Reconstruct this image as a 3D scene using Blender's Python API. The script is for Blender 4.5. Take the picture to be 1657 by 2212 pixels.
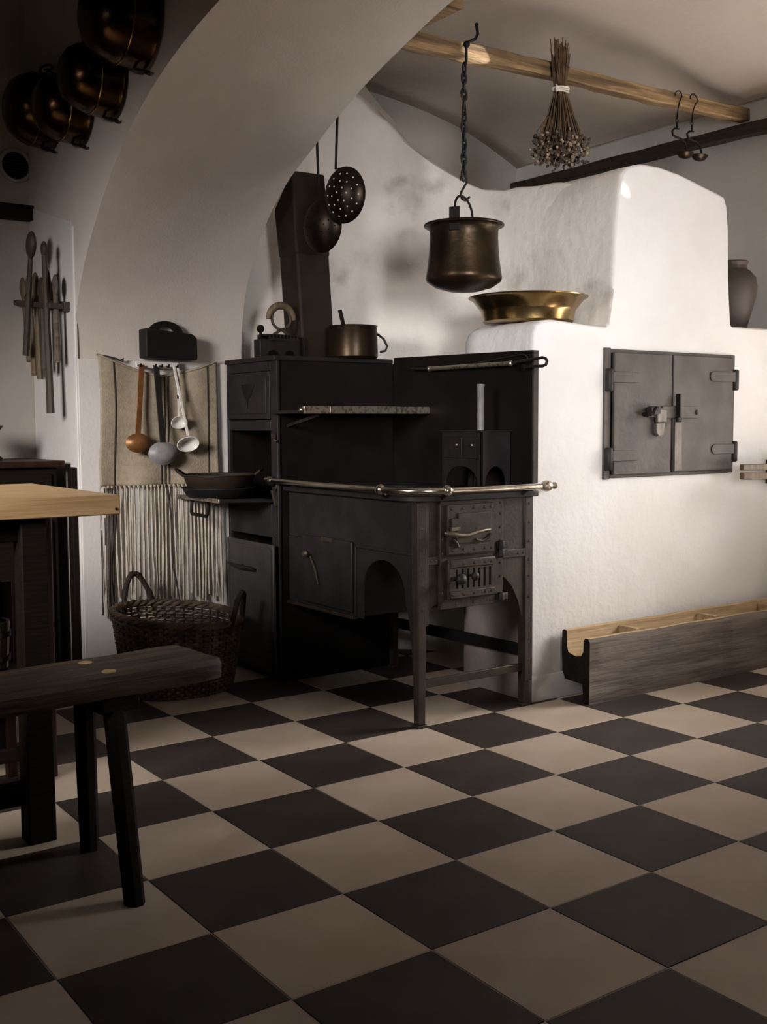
import bpy, bmesh, math, random
from mathutils import Vector, Matrix, noise
random.seed(7)
PI = math.pi
for o in list(bpy.data.objects): bpy.data.objects.remove(o)
SC = bpy.context.scene
COL = SC.collection

# ---------------------------------------------------------------- camera
cam_data = bpy.data.cameras.new('camera')
cam = bpy.data.objects.new('camera', cam_data); COL.objects.link(cam)
cam_data.sensor_fit = 'VERTICAL'; cam_data.sensor_height = 24.0
cam_data.lens = 2366.5 / 2212.0 * 24.0
cam_data.clip_start = 0.05
yaw, pitch, roll = -0.6164, -0.0798, -0.0043
fw = Vector((-math.sin(yaw)*math.cos(pitch), math.cos(yaw)*math.cos(pitch), math.sin(pitch)))
rt = Vector((math.cos(yaw), math.sin(yaw), 0)); up = rt.cross(fw)
rt, up = rt*math.cos(roll)+up*math.sin(roll), -rt*math.sin(roll)+up*math.cos(roll)
cam.matrix_world = Matrix.Translation((-1.9784, -2.3579, 1.0643)) @ Matrix((rt, up, -fw)).transposed().to_4x4()
SC.camera = cam

# ---------------------------------------------------------------- world, daylight, exposure
W = bpy.data.worlds.new('world'); SC.world = W; W.use_nodes = True
W.node_tree.nodes['Background'].inputs[0].default_value = (0.55, 0.6, 0.7, 1)
W.node_tree.nodes['Background'].inputs[1].default_value = 0.3
def area(name, loc, target, sx, sy, power, col, spread=PI):
    d = bpy.data.lights.new(name, 'AREA'); d.shape = 'RECTANGLE'; d.size = sx; d.size_y = sy
    d.energy = power; d.color = col; d.spread = spread
    o = bpy.data.objects.new(name, d); COL.objects.link(o); o.location = loc
    o.rotation_euler = (Vector(target)-Vector(loc)).to_track_quat('-Z', 'Y').to_euler()
    return o
# daylight entering by the window in the right wall (out of frame) and by the window behind the camera
E_RIGHT, E_REAR, E_FRONT, E_SUN = 5.0, 14.0, 8.3, 142.0
area('daylight_right_window', (2.86, -0.30, 1.35), (0.15, 0.62, 0.10), 0.9, 0.8, E_RIGHT, (1.0, 0.94, 0.88), math.radians(40))
area('daylight_rear_window', (-3.0, -0.20, 1.75), (-0.75, 1.22, 0.87), 0.8, 0.8, E_REAR, (1.0, 0.94, 0.90), math.radians(51))
area('daylight_front_window', (-1.0, -3.05, 1.55), (1.42, 1.05, 1.60), 0.7, 0.8, E_FRONT, (1.0, 0.985, 0.975), math.radians(36))
def add_fleck_spot(name, loc, target, cone, power):     # narrow spot lamps added to make light flecks; no modelled source
    d = bpy.data.lights.new(name, 'SPOT'); d.energy = power; d.spot_size = math.radians(cone); d.spot_blend = .35; d.shadow_soft_size = .004; d.color = (1, .97, .92)
    o = bpy.data.objects.new(name, d); COL.objects.link(o); o.location = loc
    o.rotation_euler = (Vector(target)-Vector(loc)).to_track_quat('-Z', 'Y').to_euler()
add_fleck_spot('fleck_spot', (2.60, -0.70, 1.45), (0.775, 0.915, 2.458), 2.1, 700)
add_fleck_spot('fleck_spot', (2.40, -0.15, 1.20), (1.352, 0.69, 1.985), 1.7, 260)
sun = bpy.data.lights.new('sun', 'SUN'); sun.energy = E_SUN; sun.angle = math.radians(.6); sun.color = (1.0, 0.985, 0.965)
so = bpy.data.objects.new('sun', sun); COL.objects.link(so)
so.rotation_euler = Vector((-.53, -.32, -.80)).to_track_quat('-Z', 'Y').to_euler()
V = SC.view_settings
V.view_transform = 'Standard'; V.look = 'None'; V.gamma = 1.0; V.use_curve_mapping = False
V.exposure = 0.0

# ---------------------------------------------------------------- materials
MATS = {}
def mat(name, col, rough=0.7, metal=0.0, col2=None, scale=6.0, detail=4.0, stretch=(1, 1, 1), bump=0.0, bscale=None,
        spec=0.5, lo=0.35, hi=0.65, coord='Object', rnd=0.0, col3=None, scale3=1.5, lo3=.5, hi3=.7, sheen=0.0):
    m = bpy.data.materials.new(name); m.use_nodes = True
    nt = m.node_tree; N = nt.nodes; L = nt.links; b = N['Principled BSDF']
    b.inputs['Roughness'].default_value = rough; b.inputs['Metallic'].default_value = metal
    b.inputs['Specular IOR Level'].default_value = spec
    b.inputs['Base Color'].default_value = (*col, 1)
    tc = N.new('ShaderNodeTexCoord'); mp = N.new('ShaderNodeMapping'); mp.inputs['Scale'].default_value = stretch
    L.new(N.new('ShaderNodeNewGeometry').outputs['Position'] if coord == 'World' else tc.outputs[coord], mp.inputs['Vector'])
    out = None
    def nz(sc, dt=detail):
        n = N.new('ShaderNodeTexNoise'); n.inputs['Scale'].default_value = sc; n.inputs['Detail'].default_value = dt
        L.new(mp.outputs[0], n.inputs['Vector']); return n
    def mixc(fac, a, bcol):
        x = N.new('ShaderNodeMix'); x.data_type = 'RGBA'
        L.new(fac, x.inputs[0])
        if hasattr(a, 'is_output'): L.new(a, x.inputs[6])
        else: x.inputs[6].default_value = (*a, 1)
        x.inputs[7].default_value = (*bcol, 1); return x.outputs[2]
    def ramp(sock, a, c):
        r = N.new('ShaderNodeMapRange'); r.inputs[1].default_value = a; r.inputs[2].default_value = c
        r.interpolation_type = 'SMOOTHSTEP'; L.new(sock, r.inputs[0]); return r.outputs[0]
    if col2:
        out = mixc(ramp(nz(scale).outputs[0], lo, hi), col, col2)
    if col3:
        out = mixc(ramp(nz(scale3, 6).outputs[0], lo3, hi3), out if out else col, col3)
    if rnd:
        oi = N.new('ShaderNodeObjectInfo'); hs = N.new('ShaderNodeHueSaturation')
        mr = N.new('ShaderNodeMapRange'); mr.inputs[3].default_value = 1-rnd; mr.inputs[4].default_value = 1+rnd
        L.new(oi.outputs['Random'], mr.inputs[0]); L.new(mr.outputs[0], hs.inputs['Value'])
        if out: L.new(out, hs.inputs['Color'])
        else: hs.inputs['Color'].default_value = (*col, 1)
        out = hs.outputs[0]
    if out: L.new(out, b.inputs['Base Color'])
    if bump:
        bp = N.new('ShaderNodeBump'); bp.inputs['Strength'].default_value = bump; bp.inputs['Distance'].default_value = 0.01
        L.new(nz(bscale or scale*4, 5).outputs[0], bp.inputs['Height']); L.new(bp.outputs[0], b.inputs['Normal'])
    MATS[name] = m; return m
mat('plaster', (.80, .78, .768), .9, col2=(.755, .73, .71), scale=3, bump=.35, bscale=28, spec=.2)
mat('plaster_fine', (.72, .69, .665), .85, col2=(.66, .63, .60), scale=2.5, bump=.15, bscale=60, spec=.25)
mat('plaster_arch', (.64, .58, .53), .92, col2=(.60, .54, .49), scale=3, bump=.16, bscale=110, spec=.15)
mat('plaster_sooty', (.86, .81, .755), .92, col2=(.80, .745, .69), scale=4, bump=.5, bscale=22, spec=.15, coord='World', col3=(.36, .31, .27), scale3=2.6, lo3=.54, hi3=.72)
mat('plaster_ceiling', (.74, .65, .57), .92, col2=(.69, .60, .52), scale=2, bump=.2, bscale=30, spec=.15)
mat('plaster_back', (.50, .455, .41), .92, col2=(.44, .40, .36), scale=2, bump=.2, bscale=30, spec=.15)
mat('tile_light', (.52, .435, .355), .55, col2=(.47, .385, .30), scale=5, bump=.04, bscale=90, rnd=.07, spec=.35)
mat('tile_dark', (.052, .040, .034), .6, spec=.25, col2=(.039, .030, .0255), scale=6, bump=.05, bscale=90, rnd=.12)
mat('grout', (.50, .46, .42), .9)
mat('iron', (.016, .014, .0135), .55, .4, col2=(.024, .020, .018), scale=14, bump=.12, bscale=60)
mat('iron_side', (.042, .031, .0225), .5, .1, spec=.3, col2=(.029, .021, .015), scale=18, bump=.12, bscale=70)
mat('iron_door', (.050, .045, .048), .55, .1, spec=.4, col2=(.040, .036, .038), scale=12, bump=.08)
mat('iron_front', (.023, .0205, .0215), .55, .2, spec=.3, col2=(.017, .0148, .0155), scale=10, bump=.08, bscale=60)
mat('iron_panel', (.0045, .003, .0024), .6, .0, spec=.2, col2=(.007, .005, .004), scale=6, bump=.08)
mat('iron_black', (.005, .0045, .0045), .6, .1, spec=.3, col2=(.008, .007, .0065), scale=10, bump=.1)
mat('iron_rust', (.024, .0145, .0085), .65, .1, spec=.3, col2=(.016, .0095, .006), scale=9, bump=.15)
mat('hatch_iron', (.052, .042, .036), .55, .2, col2=(.078, .065, .056), scale=7, bump=.2, bscale=35, col3=(.05, .04, .034), scale3=5, lo3=.55, hi3=.7)
mat('hatch_worn', (.19, .165, .14), .5, .4, col2=(.11, .093, .08), scale=22, stretch=(1, 1, .5), bump=.1)
mat('steel', (.62, .57, .51), .22, 1.0, col2=(.50, .45, .39), scale=20, bump=.03)
mat('steel_dull', (.50, .44, .36), .38, .9, col2=(.25, .19, .13), scale=60, lo=.5, hi=.62, bump=.06)
mat('skimmer', (.030, .019, .011), .34, .8, col2=(.016, .011, .007), scale=12)
mat('steel_dark', (.20, .165, .13), .4, .8, col2=(.12, .095, .07), scale=30)
mat('plaster_shaded', (.26, .22, .20), .92, col2=(.19, .16, .145), scale=5, bump=.4, bscale=24, spec=.15)  # plaster with the shade under the range put into its colour
mat('brass', (.40, .28, .125), .24, 1.0, col2=(.26, .175, .075), scale=10, bump=.08, bscale=25)
mat('copper_dark', (.052, .033, .018), .36, .8, col2=(.03, .019, .011), scale=7, bump=.1, bscale=30)
mat('copper_pot', (.066, .042, .022), .38, .85, col2=(.032, .021, .012), scale=8, bump=.1, bscale=40)
mat('copper_pan', (.075, .042, .019), .24, 1.0, col2=(.04, .024, .013), scale=9, bump=.08, bscale=35)
mat('copper', (.27, .12, .042), .42, .5, col2=(.18, .08, .03), scale=20)
mat('wood_table', (.55, .375, .195), .5, col2=(.40, .255, .12), scale=5, stretch=(.6, 9, 9), bump=.15, bscale=12, lo=.3, hi=.7)
mat('wood_dark', (.011, .007, .0045), .75, spec=.12, col2=(.008, .005, .0035), scale=5, stretch=(1, 10, 10), bump=.25, bscale=10)
mat('wood_bench', (.055, .037, .024), .6, spec=.3, col2=(.026, .0175, .012), scale=4, stretch=(1, 9, 9), bump=.4, bscale=9, col3=(.09, .063, .042), scale3=3)
mat('wood_red', (.034, .012, .007), .5, spec=.3, col2=(.02, .0075, .005), scale=5, stretch=(8, 8, 1), bump=.15)
mat('wood_beam', (.36, .235, .115), .65, col2=(.20, .125, .058), scale=5, stretch=(.8, 12, 12), bump=.6, bscale=8, col3=(.11, .066, .032), scale3=1.6, lo3=.52, hi3=.68)
mat('wood_wallbeam', (.050, .030, .016), .7, col2=(.03, .018, .010), scale=5, stretch=(12, .8, 12), bump=.5, bscale=8)
mat('wood_bucket', (.11, .085, .06), .8, col2=(.06, .045, .033), scale=8, stretch=(6, 6, 1))
mat('wood_trough', (.135, .105, .084), .8, col2=(.085, .065, .052), scale=5, stretch=(.7, 7, 7), bump=.5, bscale=9, col3=(.20, .162, .134), scale3=3)
mat('wood_pale', (.50, .36, .20), .7, col2=(.38, .265, .14), scale=5, stretch=(.7, 9, 9), bump=.4, bscale=9)
mat('wood_charred', (.012, .009, .0075), .8, spec=.2, col2=(.007, .0055, .005), scale=14, bump=.4)
mat('wood_spoon', (.16, .115, .065), .6, col2=(.10, .07, .04), scale=12, stretch=(6, 6, 1))
mat('wood_spoon_dark', (.06, .045, .03), .6, col2=(.04, .03, .02), scale=12, stretch=(6, 6, 1))
mat('linen', (.40, .335, .25), .9, col2=(.35, .29, .215), scale=40, stretch=(1, 1, 1), bump=.3, bscale=160, spec=.1)
mat('linen_pale', (.48, .425, .36), .9, col2=(.38, .33, .27), scale=30, spec=.1)
mat('yarn_dark', (.028, .024, .020), .9)
mat('twine', (.80, .73, .64), .9)
mat('wicker', (.17, .12, .078), .75, col2=(.075, .052, .034), scale=16, bump=.2)
mat('wicker_dark', (.03, .019, .012), .75, col2=(.02, .013, .009), scale=16)
mat('enamel_white', (.74, .70, .655), .25, col2=(.68, .64, .59), scale=10)
mat('enamel_grey', (.25, .237, .24), .45, col2=(.20, .19, .195), scale=30)
mat('earthenware', (.06, .043, .033), .65, col2=(.042, .03, .022), scale=9, bump=.2)
mat('stem', (.15, .085, .04), .85, col2=(.06, .034, .018), scale=30)
mat('flower', (.36, .28, .20), .9, col2=(.18, .12, .08), scale=40)
mat('flower_dark', (.07, .045, .03), .9)
mat('paint_pale', (.74, .72, .70), .6)
mat('black_void', (.004, .004, .004), .95, spec=.05)
mat('white_scrap', (.62, .66, .74), .7)
mat('glass_sky', (.6, .65, .7), .1)
_nt = MATS['glass_sky'].node_tree; _t = _nt.nodes.new('ShaderNodeBsdfTransparent'); _m = _nt.nodes.new('ShaderNodeMixShader'); _m.inputs[0].default_value = .06
_nt.links.new(_t.outputs[0], _m.inputs[1]); _nt.links.new(_nt.nodes['Principled BSDF'].outputs[0], _m.inputs[2]); _nt.links.new(_m.outputs[0], _nt.nodes['Material Output'].inputs[0])

# ---------------------------------------------------------------- mesh builder
class MB:
    def __init__(s): s.v = []; s.f = []; s.sm = []
    def add(s, vs, fs, smooth=False):
        n = len(s.v); s.v += [tuple(p) for p in vs]; s.f += [tuple(i+n for i in f) for f in fs]; s.sm += [smooth]*len(fs); return s
    def box(s, x0, x1, y0, y1, z0, z1):
        return s.add([(x0,y0,z0),(x1,y0,z0),(x1,y1,z0),(x0,y1,z0),(x0,y0,z1),(x1,y0,z1),(x1,y1,z1),(x0,y1,z1)],
                     [(0,3,2,1),(4,5,6,7),(0,1,5,4),(1,2,6,5),(2,3,7,6),(3,0,4,7)])
    def obox(s, a, b, w, h, upv=(0,0,1), w2=None, h2=None):
        """bar from a to b, w wide and h high (w2,h2 at b)"""
        a = Vector(a); b = Vector(b); d = (b-a).normalized(); u = Vector(upv)
        sd = d.cross(u).normalized(); u = sd.cross(d).normalized()
        w2 = w2 or w; h2 = h2 or h; vs = []
        for p, ww, hh in ((a, w, h), (b, w2, h2)):
            for i, j in ((-1,-1),(1,-1),(1,1),(-1,1)): vs.append(p + sd*ww*.5*i + u*hh*.5*j)
        return s.add(vs, [(0,1,2,3),(7,6,5,4),(0,4,5,1),(1,5,6,2),(2,6,7,3),(3,7,4,0)])
    def tube(s, path, r, n=8, closed=False, cap=True, rs=None):
        P = [Vector(p) for p in path]; m = len(P); vs = []; prev = None
        for i in range(m):
            if closed: t = (P[(i+1)%m]-P[i-1])
            else: t = P[min(i+1,m-1)]-P[max(i-1,0)]
            t = t.normalized() if t.length > 1e-9 else Vector((0,0,1))
            if prev is None:
                a = Vector((0,0,1)) if abs(t.z) < .9 else Vector((1,0,0))
                nrm = t.cross(a).normalized()
            else:
                nrm = (prev - t*prev.dot(t)); nrm = nrm.normalized() if nrm.length > 1e-6 else prev
            prev = nrm; bn = t.cross(nrm); rr = rs[i] if rs else r
            for k in range(n):
                an = 2*PI*k/n; vs.append(P[i] + (nrm*math.cos(an)+bn*math.sin(an))*rr)
        fs = []
        for i in range(m if closed else m-1):
            j = (i+1) % m
            for k in range(n): fs.append((i*n+k, i*n+(k+1)%n, j*n+(k+1)%n, j*n+k))
        if not closed and cap: fs += [tuple(range(n))[::-1], tuple((m-1)*n+k for k in range(n))]
        return s.add(vs, fs, True)
    def lathe(s, prof, c=(0,0,0), axis='z', n=32, caps=True, sx=1.0, sy=1.0, rot=None):
        """prof: (radius, height) list"""
        vs = []; C = Vector(c)
        for r, h in prof:
            for k in range(n):
                a = 2*PI*k/n; p = Vector((r*math.cos(a)*sx, r*math.sin(a)*sy, h))
                if axis == 'x': p = Vector((p.z, p.x, p.y))
                elif axis == 'y': p = Vector((p.y, p.z, p.x))
                if rot is not None: p = rot @ p
                vs.append(C+p)
        fs = []
        for i in range(len(prof)-1):
            for k in range(n): fs.append((i*n+k, i*n+(k+1)%n, (i+1)*n+(k+1)%n, (i+1)*n+k))
        if caps: fs += [tuple(range(n))[::-1], tuple((len(prof)-1)*n+k for k in range(n))]
        return s.add(vs, fs, True)
    def sphere(s, c, r, n=10, m=6, sc=(1,1,1)):
        pr = []
        C = Vector(c); vs = []; fs = []
        for i in range(m+1):
            t = PI*i/m
            for k in range(n):
                a = 2*PI*k/n
                vs.append(C+Vector((math.sin(t)*math.cos(a)*r*sc[0], math.sin(t)*math.sin(a)*r*sc[1], math.cos(t)*r*sc[2])))
        for i in range(m):
            for k in range(n): fs.append((i*n+k, (i+1)*n+k, (i+1)*n+(k+1)%n, i*n+(k+1)%n))
        return s.add(vs, fs, True)
    def prism(s, poly, axis, a0, a1, smooth=False):
        """poly: 2D points; axis 'x' -> (y,z), 'y' -> (x,z), 'z' -> (x,y)"""
        def P(q, a):
            return (a, q[0], q[1]) if axis == 'x' else (q[0], a, q[1]) if axis == 'y' else (q[0], q[1], a)
        n = len(poly); vs = [P(q, a0) for q in poly]+[P(q, a1) for q in poly]
        fs = [tuple(range(n)), tuple(range(2*n-1, n-1, -1))]+[(i, i+n, (i+1)%n+n, (i+1)%n) for i in range(n)]
        return s.add(vs, fs, smooth)
    def grid(s, rows, smooth=True, closeu=False):
        m = len(rows); n = len(rows[0]); vs = [p for r in rows for p in r]; fs = []
        for i in range(m-1):
            for k in range(n if closeu else n-1): fs.append((i*n+k, i*n+(k+1)%n, (i+1)*n+(k+1)%n, (i+1)*n+k))
        return s.add(vs, fs, smooth)

def obj(name, mb, m, parent=None, origin=None, bevel=0, seg=2, angle=40, solid=0, sub=0):
    me = bpy.data.meshes.new(name)
    org = Vector(origin) if origin else Vector((0,0,0))
    if parent is not None and 'org' in parent: org = Vector(parent['org'])
    me.from_pydata([tuple(Vector(p)-org) for p in mb.v], [], mb.f)
    bm = bmesh.new(); bm.from_mesh(me); bmesh.ops.recalc_face_normals(bm, faces=bm.faces); bm.to_mesh(me); bm.free()
    me.polygons.foreach_set('use_smooth', [True]*len(me.polygons)); me.set_sharp_from_angle(angle=math.radians(angle))
    me.materials.append(MATS[m]); me.update()
    o = bpy.data.objects.new(name, me); COL.objects.link(o)
    if parent is not None:
        o.parent = parent
        if 'org' in parent: o['org'] = list(org)
    else:
        o.location = org; o['org'] = list(org)
    if solid:
        q = o.modifiers.new('solid', 'SOLIDIFY'); q.thickness = solid; q.offset = 0
    if bevel:
        q = o.modifiers.new('bevel', 'BEVEL'); q.width = bevel; q.segments = seg; q.limit_method = 'ANGLE'; q.angle_limit = math.radians(35)
        q.harden_normals = False
    if sub:
        q = o.modifiers.new('sub', 'SUBSURF'); q.levels = sub; q.render_levels = sub
    return o
def tag(o, label, cat, group=None):
    o['label'] = label; o['category'] = cat
    if group: o['group'] = group
    return o
def thing(name, label, cat, loc, group=None, rotz=0, world=True):
    """Empty at the base. world=True: parts are given in world coordinates; else local"""
    o = bpy.data.objects.new(name, None); COL.objects.link(o); o.empty_display_size = .05
    o.location = loc; o.rotation_euler = (0, 0, rotz)
    o['org'] = list(loc) if world else [0, 0, 0]
    return tag(o, label, cat, group)
def struct(name, mb, m, parent=None, **k):
    o = obj(name, mb, m, parent, **k)
    if parent is None: o['kind'] = 'structure'
    return o
def nz(p, s=1.0, a=1.0): return noise.noise(Vector(p)*s)*a
def arc(c, r, a0, a1, n, plane='xy', rz=None):
    out = []
    for i in range(n+1):
        a = a0+(a1-a0)*i/n; u, v = r*math.cos(a), (rz or r)*math.sin(a)
        out.append((c[0]+u, c[1]+v, c[2]) if plane == 'xy' else (c[0]+u, c[1], c[2]+v) if plane == 'xz' else (c[0], c[1]+u, c[2]+v))
    return out
def catmull(pts, n):
    P = [Vector(p) for p in pts]; P = [P[0]*2-P[1]]+P+[P[-1]*2-P[-2]]; out = []
    for i in range(1, len(P)-2):
        for k in range(n):
            t = k/n; a, b, c, d = P[i-1:i+3]
            out.append(.5*((2*b)+(c-a)*t+(2*a-5*b+4*c-d)*t*t+(3*b-a-3*c+d)*t**3))
    out.append(P[-2]); return out
def resample(pts, n):
    L = [0]
    for a, b in zip(pts, pts[1:]): L.append(L[-1]+(Vector(b)-Vector(a)).length)
    out = []; j = 0
    for i in range(n):
        t = L[-1]*i/(n-1)
        while j < len(L)-2 and L[j+1] < t: j += 1
        f = (t-L[j])/max(1e-9, L[j+1]-L[j]); out.append(Vector(pts[j]).lerp(Vector(pts[j+1]), f))
    return out

# ================================================================= SETTING
T = .33
XW, XE, YS, YN = -3.2, 2.45, -3.2, 2.53        # inner faces of the outer walls
XA, XB = -.41, .34                             # the arch wall
# ---- floor: slab with grout, every tile its own slab
fb = MB().box(XW-.1, XE+.8, YS-.1, YN+.1, -.08, -.0015)
floor = struct('floor', fb, 'grout')
def tile_mesh(name, m):
    g = .0012; mb = MB(); h = T/2-g; e = .0012
    mb.add([(-h,-h,-.012),(h,-h,-.012),(h,h,-.012),(-h,h,-.012),(-h,-h,-e),(h,-h,-e),(h,h,-e),(-h,h,-e),
            (-h+e,-h+e,0),(h-e,-h+e,0),(h-e,h-e,0),(-h+e,h-e,0)],
           [(0,3,2,1),(0,1,5,4),(1,2,6,5),(2,3,7,6),(3,0,4,7),(4,5,9,8),(5,6,10,9),(6,7,11,10),(7,4,8,11),(8,9,10,11)])
    me = bpy.data.meshes.new(name); me.from_pydata(mb.v, [], mb.f); me.materials.append(MATS[m]); me.update(); return me
TL, TD = tile_mesh('light_tile', 'tile_light'), tile_mesh('dark_tile', 'tile_dark')
rest = {0: MB(), 1: MB()}
for ix in range(-10, 8):
    for iy in range(-10, 8):
        dark = (ix+iy) % 2 == 0
        cx, cy = (ix+.5)*T, (iy+.5)*T
        dv = Vector((cx, cy, 0))-cam.location; dep = dv.dot(fw); sd = dv.dot(rt)
        if dep > .9 and abs(sd) < dep*.36+.55 and cx > -2.4 and cy < 2.4:
            t = bpy.data.objects.new('floor_tile', TD if dark else TL); COL.objects.link(t)
            t.parent = floor; t.location = (cx, cy, 0)
        else:
            h = T/2-.0012; rest[int(dark)].box(cx-h, cx+h, cy-h, cy+h, -.012, 0)
for k, nm in ((0, 'tile_light'), (1, 'tile_dark')):
    o = obj('outlying_tiles', rest[k], nm, floor); o['kind'] = 'stuff'

# ---- arch wall
near = [(2.0,0),(2.0,.7),(2.0,1.36),(1.992,1.47),(1.964,1.562),(1.893,1.681),(1.783,1.809),(1.582,1.992),(1.315,2.153),(1.025,2.262),(.693,2.335),(.3,2.385),(-.3,2.41)]
far = [(2.0,0),(2.0,.7),(2.0,1.36),(1.986,1.508),(1.957,1.627),(1.888,1.758),(1.761,1.91),(1.585,2.047),(1.334,2.165),(1.185,2.23),(.985,2.306),(.734,2.381),(.508,2.437),(.1,2.50),(-.3,2.52)]
def full(p):
    p = [Vector((y, z, 0)) for y, z in p]; c = catmull(p, 6)
    return c+[Vector((-.6-q.x, q.y, 0)) for q in reversed(c[:-1])]
NP = 120
nr, fr = resample(full(near), NP), resample(full(far), NP)
ZT = 3.05
aw = MB(); rows = []
NS = 10
for i in range(NP):
    row = []
    for j in range(NS+1):
        f = j/NS; x = XA+(XB-XA)*f; q = nr[i].lerp(fr[i], f)
        w = .006*math.sin(PI*f)*noise.noise(Vector((x*3, q.x*2.2, q.y*2.2)))
        row.append((x, q.x+w, q.y+w))
    rows.append(row)
aw.grid(rows)
for x, pr in ((XA, nr), (XB, fr)):
    r2 = []
    for i in range(NP):
        q = pr[i]; f = i/(NP-1)
        yt = 2.0 if q.y < 1.3 and q.x > 0 else -2.6 if q.y < 1.3 else q.x
        r2.append([(x, q.x, q.y), (x, q.x, max(q.y, ZT) if 1.3 <= q.y else q.y)])
    aw.grid([[a[0] for a in r2], [a[1] for a in r2]], smooth=False)
    for ya, yb in ((2.0, YN), (YS, -2.6)):
        aw.add([(x,ya,0),(x,yb,0),(x,yb,ZT),(x,ya,ZT)], [(0,1,2,3)])
struct('wall_arch', aw, 'plaster_arch', angle=50)
# pale smoother facing of the pier below the springing, and its corner bead
struct('trim_1', MB().box(XA+.002, XB-.02, 1.988, 2.02, 0, 1.335), 'plaster_fine', bevel=.003)
struct('trim_2', MB().box(XA-.006, XA+.006, 1.99, 2.012, 0, 1.86), 'paint_pale', bevel=.003)
# pier face towards the camera: painted panel, and narrow dark board low down
pf = MB().prism([(2.012,.0),(2.528,.0),(2.528,2.02),(2.012,1.88)], 'x', XA-.004, XA+.004)
struct('trim_3', pf, 'plaster_fine')
struct('trim_4', MB().box(XA-.03, XA-.004, 2.005, 2.06, 0, .895), 'wood_dark', bevel=.004)

# ---- outer walls
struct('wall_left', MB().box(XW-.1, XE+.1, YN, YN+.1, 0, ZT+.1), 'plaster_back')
def wall_with_hole(name, ax, a, b, u0, u1, z1, hu0, hu1, hz0, hz1, m):
    mb = MB()
    def bx(ua, ub, za, zb):
        if ax == 'x': mb.box(a, b, ua, ub, za, zb)
        else: mb.box(ua, ub, a, b, za, zb)
    bx(u0, hu0, 0, z1); bx(hu1, u1, 0, z1); bx(hu0, hu1, 0, hz0); bx(hu0, hu1, hz1, z1)
    return struct(name, mb, m)
wall_with_hole('wall_right', 'x', XE, XE+.55, YS, YN, ZT+.1, -1.05, .42, .72, 1.95, 'plaster_fine')
wall_with_hole('wall_rear', 'x', XW-.3, XW, YS, YN, ZT+.1, -.7, .3, 1.2, 2.2, 'wood_wallbeam')
wall_with_hole('wall_front', 'y', YS-.3, YS, XW, XE, ZT+.1, -1.4, -.6, 1.15, 2.1, 'wood_wallbeam')
def window(name, ax, a, u0, u1, z0, z1, sgn):
    w = MB(); t = .05
    def bx(m, d0, d1, ua, ub, za, zb):
        return m.box(a+d0*sgn, a+d1*sgn, ua, ub, za, zb) if ax == 'x' else m.box(ua, ub, a+d0*sgn, a+d1*sgn, za, zb)
    um = (u0+u1)/2
    for q in ((u0,u1,z0,z0+t),(u0,u1,z1-t,z1),(u0,u0+t,z0+t,z1-t),(u1-t,u1,z0+t,z1-t),(um-.02,um+.02,z0+t,z1-t)): bx(w, 0, t, *q)
    o = struct(name, w, 'wood_red')
    obj('pane', bx(MB(), .02, .026, u0+.01, u1-.01, z0+.01, z1-.01), 'glass_sky', o)
window('window_1', 'x', XE+.47, -1.05, .42, .72, 1.95, 1)
window('window_2', 'x', XW-.2, -.7, .3, 1.2, 2.2, -1)
window('window_3', 'y', YS-.2, -1.4, -.6, 1.15, 2.1, -1)
struct('ceiling', MB().box(XW-.1, XA, YS-.1, YN+.1, ZT-.1, ZT), 'wood_wallbeam')
# vault over the hearth side
vs = [(2.47,2.57),(2.45,2.584),(2.33,2.635),(2.214,2.684),(2.016,2.752),(1.781,2.80),(1.531,2.835),(1.3,2.85),(1.0,2.855),(.7,2.84),(.3,2.80)]
vc = catmull([(x, z, 0) for x, z in vs], 4)
cm = MB()
cm.grid([[(q.x, YS-.05+(YN+.1-YS)*j/30, q.y+.012*noise.noise(Vector((q.x*1.5, j*.3, 2)))) for q in vc] for j in range(31)])
struct('ceiling_vault', cm, 'plaster_ceiling', solid=.06)

# ---- hearth back wall: low plaster mass whose top climbs to the left
path = [(.30,2.065,2.74),(.42,2.06,2.74),(.55,2.05,2.75),(.68,2.02,2.735),(.76,1.99,2.67),(.84,1.95,2.60),(.92,1.9,2.535),(.97,1.865,2.475),(1.02,1.82,2.419),
        (1.07,1.775,2.35),(1.12,1.72,2.293),(1.195,1.6,2.184),(1.235,1.48,2.11),(1.258,1.36,2.085),(1.273,1.22,2.07),(1.285,1.08,2.06),(1.30,.95,2.045)]
pp = catmull(path, 5)
hm = MB(); rows = []
ZS = [0,.4,.8,1.1,1.2,1.3,1.4,1.5,1.6,1.7,1.8,1.9,1.95]
for q in pp:
    z1 = q.z+.012*noise.noise(Vector((q.x*9, q.y*9, 4)))
    d = Vector((q.x-1.9, q.y-2.6, 0)).normalized()
    row = []
    for k in range(27):
        f = k/26
        z = z1*f
        w = .012*noise.noise(Vector((q.x*3, q.y*3, z*3)))
        lean = .05*max(0, (z-1.45))*0
        bl = min(1, max(0, (q.x-1.12)/.13)); tp = bl*max(0, z-1.46)*.072
        row.append(Vector((q.x+tp, q.y, z))+d*(w*(1-.7*bl)-lean))
    # round over the top and run back to the wall
    e = Vector((q.x+tp, q.y, z1))
    for t, dz in ((.02, .012), (.05, .02), (.12, .025), (.5, .03)):
        p = e-d*t; p.z = z1+dz; p.x = min(p.x, 2.44); p.y = min(p.y, 2.52); row.append(p)
    rows.append(row)
hm.grid(rows)
struct('wall_back', hm, 'plaster_sooty', angle=70)

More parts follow.
